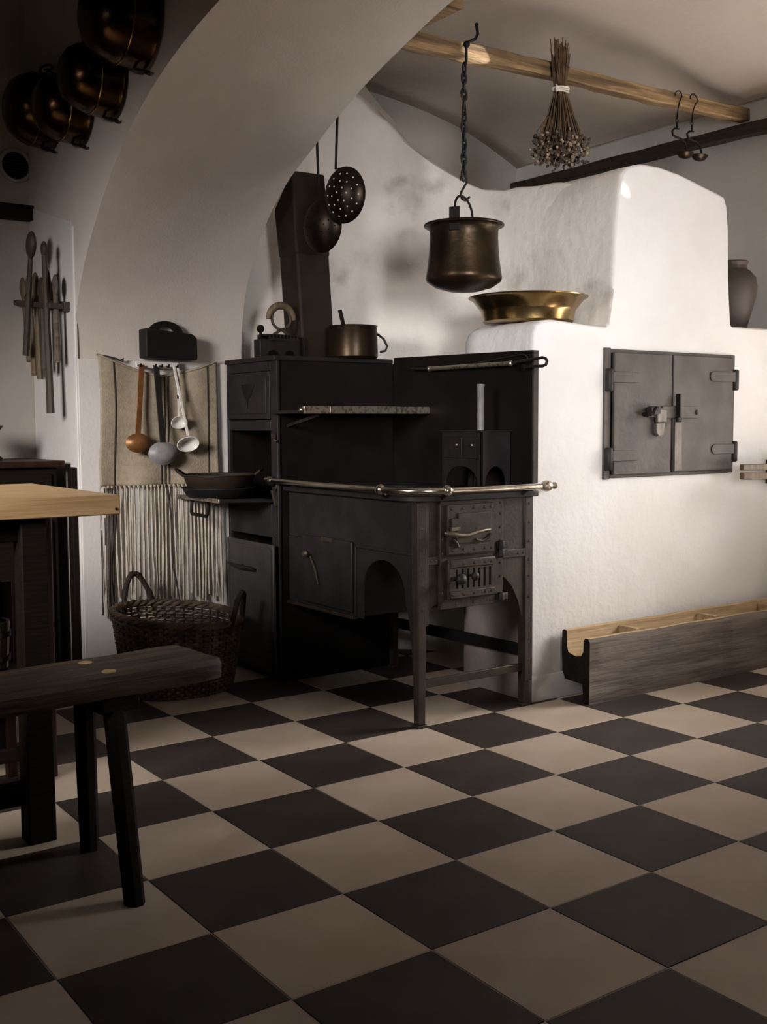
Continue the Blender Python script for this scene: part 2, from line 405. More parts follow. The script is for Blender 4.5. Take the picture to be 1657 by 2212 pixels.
# ================================================================= MASONRY OVEN
YO = .69
oven = thing('masonry_oven', 'whitewashed masonry oven block with stepped chimney breast and iron hatch', 'oven', (1.6, 1.1, 0))
def outline(y):
    """front outline of the block at depth y"""
    k = max(0, (y-1.03)/.14); xl = .868+.11*(1-math.sqrt(max(0, 1-min(1, k)**2)))
    zl = -.03*min(1, k)**2
    if y > 1.165: xl = 1.268; zl = -.01
    left = [(xl,0),(xl,.4),(xl,.81),(xl,1.1),(xl+.001,1.30),(xl+.004,1.395),(xl+min(.016,1.27-xl),1.432+zl),(xl+min(.045,1.271-xl),1.45+zl),(xl+min(.1,1.272-xl),1.457+zl)]
    mid = [(max(1.18,xl+.005),1.452),(max(1.265,xl+.006),1.447),(1.280,1.46),(1.290,1.6),(1.303,1.8),(1.318,1.97),(1.335,2.045),(1.37,2.075),(1.45,2.098),(1.56,2.104),(1.68,2.09),(1.82,2.058),(1.93,2.036),(1.975,2.025),(1.995,1.99),(2.008,1.9),(2.018,1.7),(2.026,1.5),(2.04,1.482)]
    right = [(2.2,1.482),(2.449,1.485),(2.449,.8),(2.449,0)]
    return left+mid+right
om = MB(); rows = []
ys = [(.69,.010),(.693,.004),(.700,.001),(.712,0)]+[(.73+.05*i, 0) for i in range(7)]+[(1.05+.01*i, 0) for i in range(13)]+[(1.3,0),(1.6,0)]
for y, ins in ys:
    o_ = outline(y); cx, cz = 1.65, 1.0; row = []
    for x, z in o_:
        dx = ins if x < 1.2 or (z > 1.5 and x < 1.4) else -ins if x < 2.1 and x > 1.7 and z > 1.5 else 0
        dz = -ins if z > 1.4 else 0
        n_ = .007*noise.noise(Vector((x*4, y*4, z*4)))+.003*noise.noise(Vector((x*14, y*14, z*14)))
        if z == 0: n_ = 0
        row.append((x+dx+(n_ if x < 2.4 else 0), y+n_*.0, z+dz+(n_ if z > 1.4 else 0)))
    rows.append(row)
om.grid(rows)
# front face as a fine grid of the outline: fan strips from the floor up
fr_ = rows[0]
# columns across x, each clipped to the outline height
def ztop(x):
    pts = [(p[0], p[2]) for p in fr_[8:-2]]
    for a, b in zip(pts, pts[1:]):
        if a[0] <= x <= b[0] and b[0] > a[0]: return a[1]+(b[1]-a[1])*(x-a[0])/(b[0]-a[0])
    return None
om.add(fr_, [tuple(range(len(fr_)))])
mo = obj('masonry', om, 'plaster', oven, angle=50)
mo.data.materials.append(MATS['plaster_sooty']); mo.data.materials.append(MATS['plaster_shaded'])
for p in mo.data.polygons:          # soot on the flue flank, shade under the range painted as darker plaster
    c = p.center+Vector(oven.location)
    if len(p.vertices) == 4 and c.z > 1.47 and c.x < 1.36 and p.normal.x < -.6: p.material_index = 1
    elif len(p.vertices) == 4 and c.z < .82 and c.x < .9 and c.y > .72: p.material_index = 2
# skirting of the oven block
bs = MB().prism([(YO+.01,0),(YO-.014,0),(YO-.014,.085),(YO-.010,.098),(YO+.01,.103)], 'x', .862, 2.44)
obj('skirting', bs, 'paint_pale', oven, bevel=.002)
# iron hatch: frame, two leaves, strap hinges, bar, hasp
F0 = YO-.006
hf = MB()
hx0, hx1, hz0, hz1 = 1.245, 2.055, .842, 1.362
hf.box(hx0, hx0+.035, F0-.004, YO+.02, hz0, hz1); hf.box(hx1-.03, hx1, F0-.004, YO+.02, hz0+.006, hz1-.004)
hf.box(hx0+.035, hx1-.03, F0-.004, YO+.02, hz1-.02, hz1-.004); hf.box(hx0+.035, hx1-.03, F0-.004, YO+.02, hz0+.004, hz0+.02)
obj('hatch_frame', hf, 'hatch_iron', oven, bevel=.003)
obj('hatch_recess', MB().box(hx0+.02, hx1-.02, F0+.001, YO+.015, hz0+.01, hz1-.01), 'black_void', oven)
leafL = obj('hatch_door', MB().box(1.286, 1.628, F0-.018, F0-.002, .858, 1.346), 'hatch_iron', oven, bevel=.004)
leafR = obj('hatch_door', MB().prism([(1.640,.860),(2.028,.862),(2.026,1.345),(1.636,1.346)], 'y', F0-.018, F0-.002), 'hatch_iron', oven, bevel=.004)
def strap(xa, xb, z, leaf, rx):
    r = .021; p = [(rx, z-r), (rx, z+r)]
    n = 8; tip = xb; sg = 1 if xb > xa else -1
    q = [(xa, z-r)]+[(tip-sg*r+sg*r*math.cos(a), z+r*math.sin(a)) for a in [-PI/2+PI*i/n for i in range(n+1)]]+[(xa, z+r)]
    obj('strap_hinge', MB().prism(q, 'y', F0-.024, F0-.018), 'hatch_iron', leaf, bevel=.0015)
    obj('hinge_pin', MB().lathe([(.013,-.045),(.017,-.04),(.017,.04),(.013,.045)], (rx, F0-.012, z-.012), n=14), 'iron', leaf)
strap(1.275, 1.432, 1.247, leafL, 1.262); strap(1.275, 1.430, .935, leafL, 1.262)
strap(2.035, 1.868, 1.262, leafR, 2.046); strap(2.035, 1.885, .952, leafR, 2.046)
obj('cover_bar', MB().prism([(1.642,.864),(1.688,.866),(1.682,1.075),(1.640,1.077)], 'y', F0-.027, F0-.018), 'hatch_worn', leafR, bevel=.002)
hasp = obj('hasp', MB().box(1.565, 1.79, F0-.026, F0-.018, 1.085, 1.135).box(1.47, 1.57, F0-.032, F0-.018, 1.088, 1.128), 'hatch_iron', leafR, bevel=.002)
obj('rivet', MB().sphere((1.776, F0-.026, 1.109), .011, sc=(1,.6,1)), 'iron', hasp)
obj('latch_lever', MB().obox((1.652, F0-.036, 1.07), (1.650, F0-.036, 1.185), .012, .022, (0,1,0)).box(1.640, 1.662, F0-.045, F0-.026, 1.068, 1.09), 'iron', leafR, bevel=.003)
obj('staple', MB().tube([(1.455,F0-.018,1.1),(1.455,F0-.06,1.1),(1.46,F0-.07,1.108),(1.475,F0-.07,1.122),(1.49,F0-.06,1.125),(1.49,F0-.018,1.125)], .008, 8).obox((1.445,F0-.06,1.112),(1.515,F0-.045,1.118),.02,.03), 'iron', leafL)
obj('padlock_plate', MB().box(1.512, 1.568, F0-.045, F0-.026, 1.068, 1.12).prism([(1.512,1.065),(1.565,1.065),(1.562,1.03),(1.552,1.012),(1.525,1.012),(1.514,1.024)], 'y', F0-.040, F0-.020), 'hatch_worn', leafL, bevel=.003)

# ================================================================= OVEN CABINET (tall, left)
CX0, CX1, CY0, CY1, CZ = .25, .845, 1.53, 1.972, 1.345
cab = thing('oven_cabinet', 'tall black iron oven cabinet with open oven compartment against the arch pier', 'stove', (.55, 1.75, 0))
cb = MB()
cb.box(CX0+.012, CX1, CY0+.006, CY0+.02, 0, CZ-.02)            # right side sheet
cb.box(CX0+.012, CX1, CY1-.02, CY1, 0, CZ-.02)                 # left side sheet
cb.box(CX1-.02, CX1, CY0+.02, CY1-.02, 0, CZ-.02)              # back
cb.box(CX0+.012, CX1-.02, CY0+.02, CY1-.02, .60, .615); cb.box(CX0+.012, CX1-.02, CY0+.02, CY1-.02, .735, .745)
cb.box(CX0+.012, CX1-.02, CY0+.02, CY1-.02, 1.04, 1.055)
cb.box(CX0+.012, CX0+.03, CY0+.02, CY1-.02, .60, .74)
cb.box(CX0+.012, CX0+.03, CY0+.02, CY1-.02, 0, .06)
obj('body', cb, 'iron_panel', cab, bevel=.002)
obj('top_plate', MB().box(CX0-.008, CX1-.014, CY0, CY1, CZ-.02, CZ), 'iron', cab, bevel=.004)
fm = MB()
fm.box(CX0, CX0+.014, CY0, CY0+.055, 0.02, CZ-.02); fm.box(CX0, CX0+.014, CY1-.02, CY1, 0.02, CZ-.02)
for z0, z1 in ((1.285,1.325),(1.04,1.085),(.60,.745),(.02,.06)): fm.box(CX0, CX0+.014, CY0+.055, CY1-.02, z0, z1)
obj('front_frame', fm, 'iron_front', cab, bevel=.003)
ud = obj('upper_door', MB().box(CX0-.008, CX0+.004, CY0+.05, CY1-.018, 1.088, 1.283).box(CX0-.012, CX0-.008, CY0+.075, CY1-.045, 1.11, 1.262), 'iron_front', cab, bevel=.003)
obj('ornament', MB().prism([(1.70,1.235),(1.81,1.235),(1.79,1.19),(1.765,1.17),(1.757,1.13),(1.75,1.17),(1.725,1.19)], 'x', CX0-.016, CX0-.012), 'iron_black', ud, bevel=.002)
# oven door let down flat on its hinges
od = obj('open_oven_door', MB().obox((CX0-.002, (CY0+CY1)/2+.012, .752), (.0, (CY0+CY1)/2+.012, .762), .40, .014), 'iron_front', cab, bevel=.003)
obj('door_rim', MB().obox((.004,(CY0+CY1)/2+.012,.7625),(-.004,(CY0+CY1)/2+.012,.7628), .404, .018), 'steel_dull', od, bevel=.002)
ym = 1.80
obj('door_bail', MB().tube([(.03,ym+.075,.752),(.026,ym+.075,.70),(.026,ym+.068,.692),(.026,ym-.068,.690),(.026,ym-.075,.698),(.03,ym-.075,.752)], .0075, 8), 'iron_black', od)
obj('hinge', MB().obox((.252,1.545,.735),(.235,1.545,.80),.014,.02).obox((.25,1.545,.80),(.262,1.545,.835),.012,.016), 'iron_side', od, bevel=.002)
obj('upper_catch', MB().obox((.243,1.552,1.028),(.236,1.535,1.008),.02,.012).obox((.236,1.535,1.008),(.243,1.523,.996),.014,.01), 'iron_side', cab, bevel=.002)
# lower door, slightly ajar, with raised border and lever
ld = obj('lower_door', MB().obox((CX0-.012, CY1-.02, .31), (CX0-.028, CY0-.012, .31), .014, .53, (0,0,1)), 'iron_door', cab, bevel=.003)
bd = MB()
def dpt(y, z, off=0): 
    f = (CY1-.02-y)/(CY1-.008-CY0); return (CX0-.020-.016*f-off, y, z)
for a, b in (((1.93,.555),(1.535,.555)),((1.535,.555),(1.535,.07)),((1.535,.07),(1.93,.07)),((1.93,.07),(1.93,.555))):
    bd.obox(dpt(*a, -.001), dpt(*b, -.001), .008, .008, (1,0,0))
obj('door_border', bd, 'iron_door', ld)
obj('door_lever', MB().tube([dpt(1.90,.468,.022),dpt(1.80,.462,.024),dpt(1.66,.466,.022)], .009, 8, rs=[.006,.010,.008]).tube([dpt(1.79,.462,0),dpt(1.79,.462,.024)], .008, 8).obox(dpt(1.635,.495,.01), dpt(1.635,.445,.01), .012, .012), 'iron', ld)
# fold-out plate shelf on the right-hand side, with polished edge
sh = obj('warming_shelf', MB().box(.225, .830, 1.285, CY0+.006, 1.108, 1.122), 'iron', cab, bevel=.002)
obj('shelf_edge', MB().box(.222, .830, 1.27, 1.286, 1.107, 1.137).box(.338, .342, 1.268, 1.271, 1.108, 1.137), 'steel_dull', sh, bevel=.002)
obj('edge_knob', MB().sphere((.212, 1.277, 1.121), .011), 'steel', sh)
obj('shelf_stop', MB().obox((.30,1.30,1.10),(.30,1.53,1.06),.012,.012), 'iron', sh)

# ================================================================= KITCHEN RANGE
RX0, RX1, RY0, RY1 = .295, .845, .645, 1.522
rg = thing('kitchen_range', 'black cast iron cooking range on legs with polished hand rail', 'stove', (.57, 1.08, 0))
def rounded_plan(x0, x1, y0, y1, r, n=8):
    return [(x1,y0),(x1,y1),(x0,y1)]+[(x0+r-r*math.cos(a), y0+r-r*math.sin(a)) for a in [PI/2*i/n for i in range(n+1)]]
obj('hob_plate', MB().prism(rounded_plan(.268,RX1-.005,.622,RY1+.003,.12), 'z', .796, .816), 'iron', rg, bevel=.003)
for cx, cy, r in ((.46,.86,.10),(.46,1.16,.12),(.68,1.25,.09)):
    obj('hob_ring', MB().lathe([(r,.8155),(r,.8185),(r-.02,.8195),(r-.02,.8165)], (cx,cy,0), n=36, caps=False).lathe([(.001,.819),(r-.03,.819),(r-.026,.816)], (cx,cy,0), n=36, caps=False), 'iron_black', rg)
# front (towards -x): skirt, oven front, arched apron
skirt = MB().box(RX0, RX0+.012, RY0+.02, RY1, .612, .798)
obj('front_skirt', skirt, 'iron_front', rg, bevel=.002)
ap = [(RY0+.03,.62),(RY0+.03,.10),(RY0+.045,.30),(.715,.42)]
n = 12
for i in range(n+1):
    a = PI*i/n; ap.append((.858-.135*math.cos(a), .425+.15*math.sin(a)**.8))
ap += [(.993,.34),(1.04,.34),(1.04,.62)]
obj('front_apron', MB().prism([(y,z) for y,z in ap], 'x', RX0+.004, RX0+.012), 'iron_front', rg)
obj('apron_bead', MB().box(RX0-.004, RX0+.004, RY0+.03, 1.04, .606, .618), 'iron_front', rg, bevel=.002)
ob = MB().box(RX0+.012, RX1-.1, 1.03, RY1-.005, .34, .60)
obj('oven_box', ob, 'iron_black', rg, bevel=.003)
of = obj('oven_front', MB().box(RX0-.002, RX0+.012, 1.03, RY1, .34, .612), 'iron_front', rg, bevel=.002)
odr = obj('oven_door', MB().box(RX0-.012, RX0-.002, 1.042, 1.40, .358, .625), 'iron_front', rg, bevel=.003)
obj('door_knob', MB().lathe([(.006,0),(.007,-.012),(.013,-.02),(.015,-.03),(.010,-.038),(.002,-.04)], (RX0-.012,1.33,.556), axis='x', n=14), 'steel_dark', odr)
obj('door_latch', MB().tube([(RX0-.02,1.33,.55),(RX0-.02,1.29,.50),(RX0-.018,1.27,.44)], .005, 6), 'iron_side', odr)
obj('catch_plate', MB().obox((RX0-.018,1.24,.622),(RX0-.018,1.16,.622),.012,.016), 'iron_side', odr)
obj('oven_sill', MB().box(RX0-.014, RX0+.012, 1.035, RY1, .332, .346), 'iron_side', rg, bevel=.003)
# legs
def leg(name, x, y, sx, sy, taper):
    m = MB()
    m.obox((x, y, .794), (x+taper[0], y+taper[1], .012), sx, sy, (0,1,0), sx*.72, sy*.72)
    m.box(x+taper[0]-sx*.5, x+taper[0]+sx*.5, y+taper[1]-sy*.5, y+taper[1]+sy*.5, 0, .012)
    return obj('leg', m, 'iron_side', rg, bevel=.003)
leg('leg', .313, .663, .042, .042, (-.004, -.006)); leg('leg', .812, .668, .040, .040, (.004, .006))
leg('leg', .80, 1.49, .04, .04, (0,0)); 
obj('leg_stretcher', MB().obox((.325,.660,.152),(.80,.668,.150),.012,.03), 'iron_side', rg, bevel=.002)
obj('shadow_gap_bar', MB().obox((.838,.69,.205),(.838,1.50,.19),.018,.045), 'iron_black', rg, bevel=.003)  # dark bar standing in for the shadowed gap along the wall
# fire side (towards -y)
sp = MB().box(RX0+.03, RX1-.02, RY0+.006, RY0+.014, .585, .797)
obj('side_sheet', sp, 'iron_side', rg)
al = [(RX0+.035,.60),(RX0+.035,.36),(.345,.41),(.365,.428),(.40,.435),(.40,.60)]
ar = [(.63,.60),(.63,.50),(.665,.515),(.70,.50),(.735,.465),(.765,.41),(.785,.345),(.80,.34),(.80,.60)]
obj('side_apron', MB().prism(al, 'y', RY0+.006, RY0+.014), 'iron_side', rg)
obj('side_apron', MB().prism(ar, 'y', RY0+.006, RY0+.014), 'iron_side', rg)
obj('strap_band', MB().box(RX0+.03, RX1-.03, RY0-.001, RY0+.008, .573, .603), 'iron_side', rg, bevel=.002)
obj('strap_band', MB().box(.655, .682, RY0-.003, RY0+.008, .42, .795), 'iron_side', rg, bevel=.002)
obj('strap_band', MB().box(RX0+.012, RX0+.045, RY0-.002, RY0+.006, .36, .795), 'iron_side', rg, bevel=.002)
obj('strap_band', MB().box(.795, .832, RY0-.002, RY0+.006, .1, .795), 'iron_side', rg, bevel=.002)
fp = obj('firebox_plate', MB().box(.388, .655, RY0-.006, RY0+.008, .412, .796), 'iron_side', rg, bevel=.002)
fd = obj('fire_door', MB().box(.412, .622, RY0-.020, RY0-.006, .602, .782), 'iron_side', rg, bevel=.003)
obj('door_panel', MB().prism([(.445,.645),(.605,.645),(.605,.752),(.455,.752),(.455,.735),(.425,.735),(.425,.69),(.445,.69)], 'y', RY0-.027, RY0-.020), 'iron_side', fd, bevel=.002)
obj('door_handle', MB().tube([(.375,RY0-.045,.688),(.395,RY0-.052,.684),(.44,RY0-.055,.677),(.475,RY0-.055,.676),(.51,RY0-.055,.684),(.545,RY0-.055,.689),(.58,RY0-.05,.690)], .008, 10, rs=[.005,.011,.008,.0075,.0075,.007,.004]).tube([(.425,RY0-.055,.677),(.425,RY0-.012,.68)], .009, 8).obox((.40,RY0-.05,.70),(.44,RY0-.05,.702),.012,.012), 'steel_dark', fd)
obj('latch', MB().tube([(.425,RY0-.03,.662),(.44,RY0-.03,.65),(.45,RY0-.03,.632)], .006, 8), 'iron_side', fd)
obj('latch_curl', MB().tube([(.53,RY0-.03,.655),(.56,RY0-.03,.648),(.59,RY0-.03,.66),(.60,RY0-.03,.672)], .005, 6), 'iron_side', fd)
obj('door_band', MB().box(.412, .622, RY0-.024, RY0-.020, .608, .638), 'iron_side', fd, bevel=.001)
ad = obj('ash_door', MB().box(.416, .632, RY0-.020, RY0-.006, .446, .588), 'iron_side', rg, bevel=.003)
ab = MB().box(.42, .628, RY0-.026, RY0-.020, .450, .476).box(.42, .628, RY0-.026, RY0-.020, .560, .585)
obj('ash_door_band', ab, 'iron_side', ad, bevel=.002)
gx = .448
for i in range(7):
    obj('draught_slot', MB().box(gx+i*.0255, gx+i*.0255+.009, RY0-.0206, RY0-.0195, .484, .552), 'black_void', ad)
kp = [(.006,0),(.006,-.016),(.012,-.02),(.019,-.03),(.020,-.04),(.013,-.05),(.002,-.053)]
obj('knob', MB().lathe(kp, (.445,RY0-.018,.522), axis='y', n=16).tube([(.42,RY0-.03,.522),(.45,RY0-.035,.522)], .008, 8), 'iron', ad)
obj('knob', MB().lathe([(r*.8,h*.7) for r,h in kp], (.515,RY0-.02,.527), axis='y', n=16), 'iron', ad)
for z in (.435, .595, .625):
    obj('hinge', MB().lathe([(.010,-.016),(.013,-.012),(.013,.012),(.010,.016)], (.665,RY0-.012,z), n=12).box(.645,.70,RY0-.012,RY0-.003,z-.012,z+.012), 'iron', rg, bevel=.002)
rv = MB()
def rivet(x, z, y=RY0-.002, r=.0055): rv.sphere((x, y, z), r, 6, 4, (1,.7,1))
for z in (.42,.50,.56,.63,.70,.77): rivet(.312, z); rivet(.813, z)
for z in (.18,.26,.34): rivet(.818, z, RY0-.001); 
for z in (.44,.51,.56,.64,.69,.74,.78): rivet(.669, z, RY0-.003)
for x in (.355,.375,.71,.76,.785): rivet(x, .588, RY0-.001)
for x in (.43,.48,.53,.58,.61): rivet(x, .768, RY0-.021); rivet(x, .464, RY0-.026); rivet(x, .572, RY0-.026); rivet(x, .622, RY0-.024)
for z in (.43,.47,.61,.66): rivet(.40, z, RY0-.006)
for x in (.46,.54,.62): rivet(x, .427, RY0-.006)
o = obj('rivets', rv, 'iron_side', rg); o['kind'] = 'stuff'
# hand rail with collars and finials
HR = .836
rail = [(.228,1.555,HR+.002),(.228,.77,HR)]+[(.228+.15-.15*math.cos(a), .58+.15-.15*math.sin(a)+.02*math.cos(a)*0, HR) for a in [PI/2*i/10 for i in range(1, 10)]]+[(.378,.58,HR),(.855,.58,HR)]
hr = obj('hand_rail', MB().tube(rail, .0115, 14), 'steel', rg)
for p, ax in (((.228,.775,HR),'y'),((.372,.58,HR),'x')):
    obj('rail_collar', MB().lathe([(.011,-.018),(.016,-.014),(.020,-.004),(.020,.004),(.016,.014),(.011,.018)], p, axis=ax, n=18), 'steel', hr)
obj('finial', MB().lathe([(.012,0),(.014,.01),(.017,.015),(.021,.028),(.019,.042),(.012,.05),(.008,.056),(.013,.064),(.013,.072),(.006,.08),(.001,.082)], (.79+.02,.58,HR), axis='x', n=18), 'steel_dull', hr)
obj('finial', MB().lathe([(.011,0),(.017,.008),(.021,.02),(.017,.032),(.009,.038),(.013,.046),(.012,.056),(.002,.062)], (.228,1.535,HR+.002), axis='y', n=18), 'steel', hr)
for a, b in (((.228,.80,HR),(.275,.80,.806)),((.228,1.40,HR),(.275,1.40,.806)),((.385,.58,HR),(.385,.63,.806)),((.76,.58,HR),(.76,.63,.806))): obj('rail_bracket', MB().tube([a,b], .008, 8), 'iron', hr)
# back panel along the oven flank with towel rod
bp = obj('back_panel', MB().add([(.832,.652,.816),(.832,1.53,.816),(.832,1.53,1.352),(.832,.652,1.336),(.856,.652,.816),(.856,1.53,.816),(.856,1.53,1.352),(.856,.652,1.336)],
         [(0,3,2,1),(4,5,6,7),(0,1,5,4),(1,2,6,5),(2,3,7,6),(3,0,4,7)]), 'iron_panel', rg, bevel=.002)
obj('panel_edge', MB().box(.833, .857, .645, .653, .82, 1.335), 'iron_side', bp, bevel=.001)
obj('towel_rod', MB().tube([(.798,1.23,1.291),(.798,.735,1.290)], .0085, 12).sphere((.798,1.23,1.291), .011).sphere((.798,.735,1.29), .011), 'steel_dull', bp)
obj('rod_hook', MB().tube([(.82,1.37,1.30),(.80,1.36,1.296),(.798,1.23,1.291)], .005, 8), 'iron', bp)
obj('rod_loop', MB().tube([(.798,.735,1.29),(.798,.69,1.295),(.800,.60,1.300),(.800,.565,1.303),(.800,.548,1.298),(.800,.542,1.288),(.800,.548,1.276),(.80,.565,1.272),(.80,.62,1.274),(.80,.66,1.27),(.83,.68,1.272)], .0055, 8), 'iron', bp)
obj('rod_arm', MB().tube([(.822,1.05,1.296),(.822,.80,1.315),(.822,.69,1.322),(.822,.67,1.312),(.822,.668,1.298)], .003, 6).lathe([(.013,0),(.013,-.01)], (.83,.69,1.272), axis='x', n=12), 'iron', bp)

# ================================================================= STOVE PIPE
sp_ = thing('stove_pipe', 'rust-brown square stove pipe with slanted top rising from the oven cabinet', 'stove pipe', (.56, 1.772, CZ))
def pipe_seg(z0, z1, top=None, w=.165, d=.15, lean=-.062):
    vs = []; 
    for z in (z0, z1):
        cx = .560+lean*(z-CZ)
        for x, y in ((-.5,-.5),(.5,-.5),(.5,.5),(-.5,.5)):
            zz = z
            if top and z == z1: zz = top[0] if y < 0 else top[1]
            vs.append((cx+x*w, 1.772+y*d, zz))
    return MB().add(vs, [(0,3,2,1),(4,5,6,7),(0,1,5,4),(1,2,6,5),(2,3,7,6),(3,0,4,7)])
obj('lower_pipe', pipe_seg(CZ, 1.80), 'iron_rust', sp_, bevel=.012, seg=3)
obj('upper_pipe', pipe_seg(1.785, 2.14, (2.135, 1.99), .17, .155), 'iron_rust', sp_, bevel=.012, seg=3)

# ================================================================= THINGS ON THE CABINET
# charcoal iron
ci = thing('charcoal_iron', 'old charcoal flat iron with curved wooden handle on the oven cabinet', 'iron', (.34, 1.72, CZ))
ix0, ix1, iy = .245, .445, 1.70
hull = [(ix0+.005,iy-.035),(ix1-.02,iy-.045),(ix1,iy-.035),(ix1,iy+.035),(ix1-.02,iy+.045),(ix0+.06,iy+.04),(ix0+.005,iy+.02)]
obj('iron_body', MB().prism(hull, 'z', CZ, CZ+.075), 'iron', ci, bevel=.004)
for xx in (.305, .385):
    obj('air_vent', MB().prism([(xx-.02,CZ+.008),(xx+.02,CZ+.008)]+[(xx+.02*math.cos(a), CZ+.014+.016*math.sin(a)) for a in [PI*i/8 for i in range(9)]], 'y', iy-.0475, iy-.036), 'black_void', ci)
zz = []
n = 9
for i in range(n):
    xa = ix0+.04+i*.0165
    zz += [(xa, CZ+.075), (xa+.008, CZ+.096)]
zz += [(ix0+.04+n*.0165, CZ+.075)]
obj('toothed_rim', MB().prism(zz+[(ix0+.04+n*.0165,CZ+.07),(ix0+.04,CZ+.07)], 'y', iy-.044, iy-.040), 'iron', ci)
obj('lid', MB().box(ix0+.03, ix1-.008, iy-.036, iy+.036, CZ+.088, CZ+.097).box(ix0+.03, ix1-.008, iy+.030, iy+.036, CZ+.07, CZ+.09), 'iron', ci, bevel=.003)
obj('latch_knob', MB().sphere((ix0+.022, iy-.01, CZ+.118), .017).tube([(ix0+.022,iy-.01,CZ+.07),(ix0+.022,iy-.01,CZ+.11)], .006, 8), 'wood_dark', ci)
cxh = .372
obj('handle_ring', MB().tube(arc((cxh,iy,CZ+.165), .045, 0, 2*PI, 24, 'xz')[:-1], .006, 8, closed=True).tube([(cxh-.04,iy,CZ+.095),(cxh,iy,CZ+.12),(cxh+.04,iy,CZ+.095)], .007, 8), 'wood_spoon_dark', ci)
ha = arc((cxh,iy,CZ+.158), .062, .02*PI, .98*PI, 18, 'xz')
obj('handle_grip', MB().tube(ha, .013, 10, rs=[.010+.006*math.sin(PI*i/18) for i in range(19)]), 'wood_spoon', ci)
# saucepan with spoon
sp1 = thing('saucepan', 'dented dark copper saucepan with ring handle beside the stove pipe', 'pot', (.66, 1.585, CZ))
obj('pan_body', MB().lathe([(.02,.0),(.098,0),(.106,.008),(.106,.02),(.103,.135),(.106,.139),(.100,.139),(.097,.13),(.098,.02),(.02,.012)], (.66,1.585,CZ), n=36), 'copper_dark', sp1)
obj('ring_handle', MB().tube([(.745,1.535,CZ+.11),(.77,1.515,CZ+.085),(.785,1.51,CZ+.055),(.78,1.515,CZ+.035),(.76,1.53,CZ+.03)], .005, 8), 'iron', sp1)
sn = thing('serving_spoon', 'black spoon handle sticking out of the dark saucepan', 'spoon', (.66, 1.60, CZ+.016))
obj('spoon_handle', MB().obox((.592,1.585,CZ+.205), (.62,1.59,CZ+.12), .018, .008, (0,1,0)).tube([(.62,1.59,CZ+.12),(.66,1.60,CZ+.03)], .005, 6), 'wood_charred', sn, bevel=.003)
obj('spoon_bowl', MB().sphere((.665,1.60,CZ+.03), .02, sc=(1,1,.5)), 'wood_charred', sn)

# ================================================================= PANS ON THE OPEN OVEN DOOR
def pan(name, label, c, r, h, ear):
    t = thing(name, label, 'pan', c, 'pans on the oven door')
    obj('pan_body', MB().lathe([(.02,0),(r*.84,0),(r*.90,.006),(r,h),(r+.006,h+.002),(r+.004,h+.006),(r-.004,h+.003),(r*.87,.012),(.02,.008)], c, n=40), 'iron_rust' if ear else 'iron_black', t)
    for s_ in ((1,-1) if ear else ()):
        d = Vector((math.cos(2.55), math.sin(2.55), 0))*s_; q = Vector((-d.y, d.x, 0)); C = Vector(c)+Vector((0,0,h))
        obj('ear_handle', MB().tube([C+d*(r-.004)+q*.03, C+d*(r+.02)+q*.028+Vector((0,0,.018)), C+d*(r+.032)+Vector((0,0,.026)), C+d*(r+.02)-q*.028+Vector((0,0,.018)), C+d*(r-.004)-q*.03], .006, 8), 'iron_rust', t)
pan('frying_pan', 'shallow black iron pan, lower of two on the oven door', (.092,1.745,.768), .150, .035, False)
pan('frying_pan', 'brown iron pan with two ear handles, upper of two on the oven door', (.094,1.745,.806), .148, .05, True)

# ================================================================= TOY STOVE ON THE HOB
ty = thing('miniature_stove', 'small iron toy stove with arched feet standing on the range', 'toy stove', (.755, .88, .8195))
tx0, tx1, ty0, ty1, tz0, tz1 = .682, .826, .765, 1.0, .8195, 1.035
def arched(a0, a1, z0, zt, w, h):
    m = (a0+a1)/2; hw = (a1-a0)/2-w
    return [(a0,z0),(a0,zt),(a1,zt),(a1,z0),(a1-w,z0)]+[(m+hw*math.cos(PI*i/10), z0+.02+(h-.02)*math.sin(PI*i/10)) for i in range(11)]+[(a0+w,z0)]
obj('front_plate', MB().prism(arched(ty0,ty1,tz0,tz1,.022,.085), 'x', tx0, tx0+.008), 'iron', ty, bevel=.001)
obj('side_plate', MB().prism(arched(tx0,tx1,tz0,tz1,.02,.085), 'y', ty0, ty0+.008), 'iron_front', ty, bevel=.001)
obj('stove_box', MB().box(tx0+.008, tx1, ty0+.008, ty1, tz0+.09, tz1).box(tx1-.012,tx1,ty1-.012,ty1,tz0,tz0+.1).box(tx0+.008,tx0+.02,ty1-.012,ty1,tz0,tz0+.1), 'iron', ty)
obj('top_plate', MB().box(tx0-.008, tx1+.004, ty0-.008, ty1+.006, tz1, tz1+.006), 'iron_front', ty, bevel=.002)
for ya, yb in ((.785,.86),(.875,.985)):
    d = obj('little_door', MB().box(tx0-.005, tx0, ya, yb, tz0+.115, tz1-.02), 'iron', ty, bevel=.002)
    obj('little_knob', MB().sphere((tx0-.010, ya+.022, tz1-.05), .006), 'steel_dull', d)
obj('little_chimney', MB().lathe([(.0135,0),(.0135,.165),(.0155,.168),(.0155,.175),(.012,.175),(.012,.1)], (.725,.82,tz1+.004), n=18, caps=False), 'enamel_grey', ty)

# ================================================================= BRASS BOWL on the ledge
bw = obj('brass_bowl', MB().lathe([(.02,0),(.172,0),(.180,.006),(.186,.045),(.190,.052),(.222,.092),(.236,.098),(.238,.102),(.232,.104),(.216,.096),(.182,.052),(.176,.012),(.02,.008)], (1.042,.905,1.462), n=56), 'brass', None, origin=(1.042,.905,1.462))
tag(bw, 'wide brass bowl with flared rim on the ledge of the oven', 'bowl')
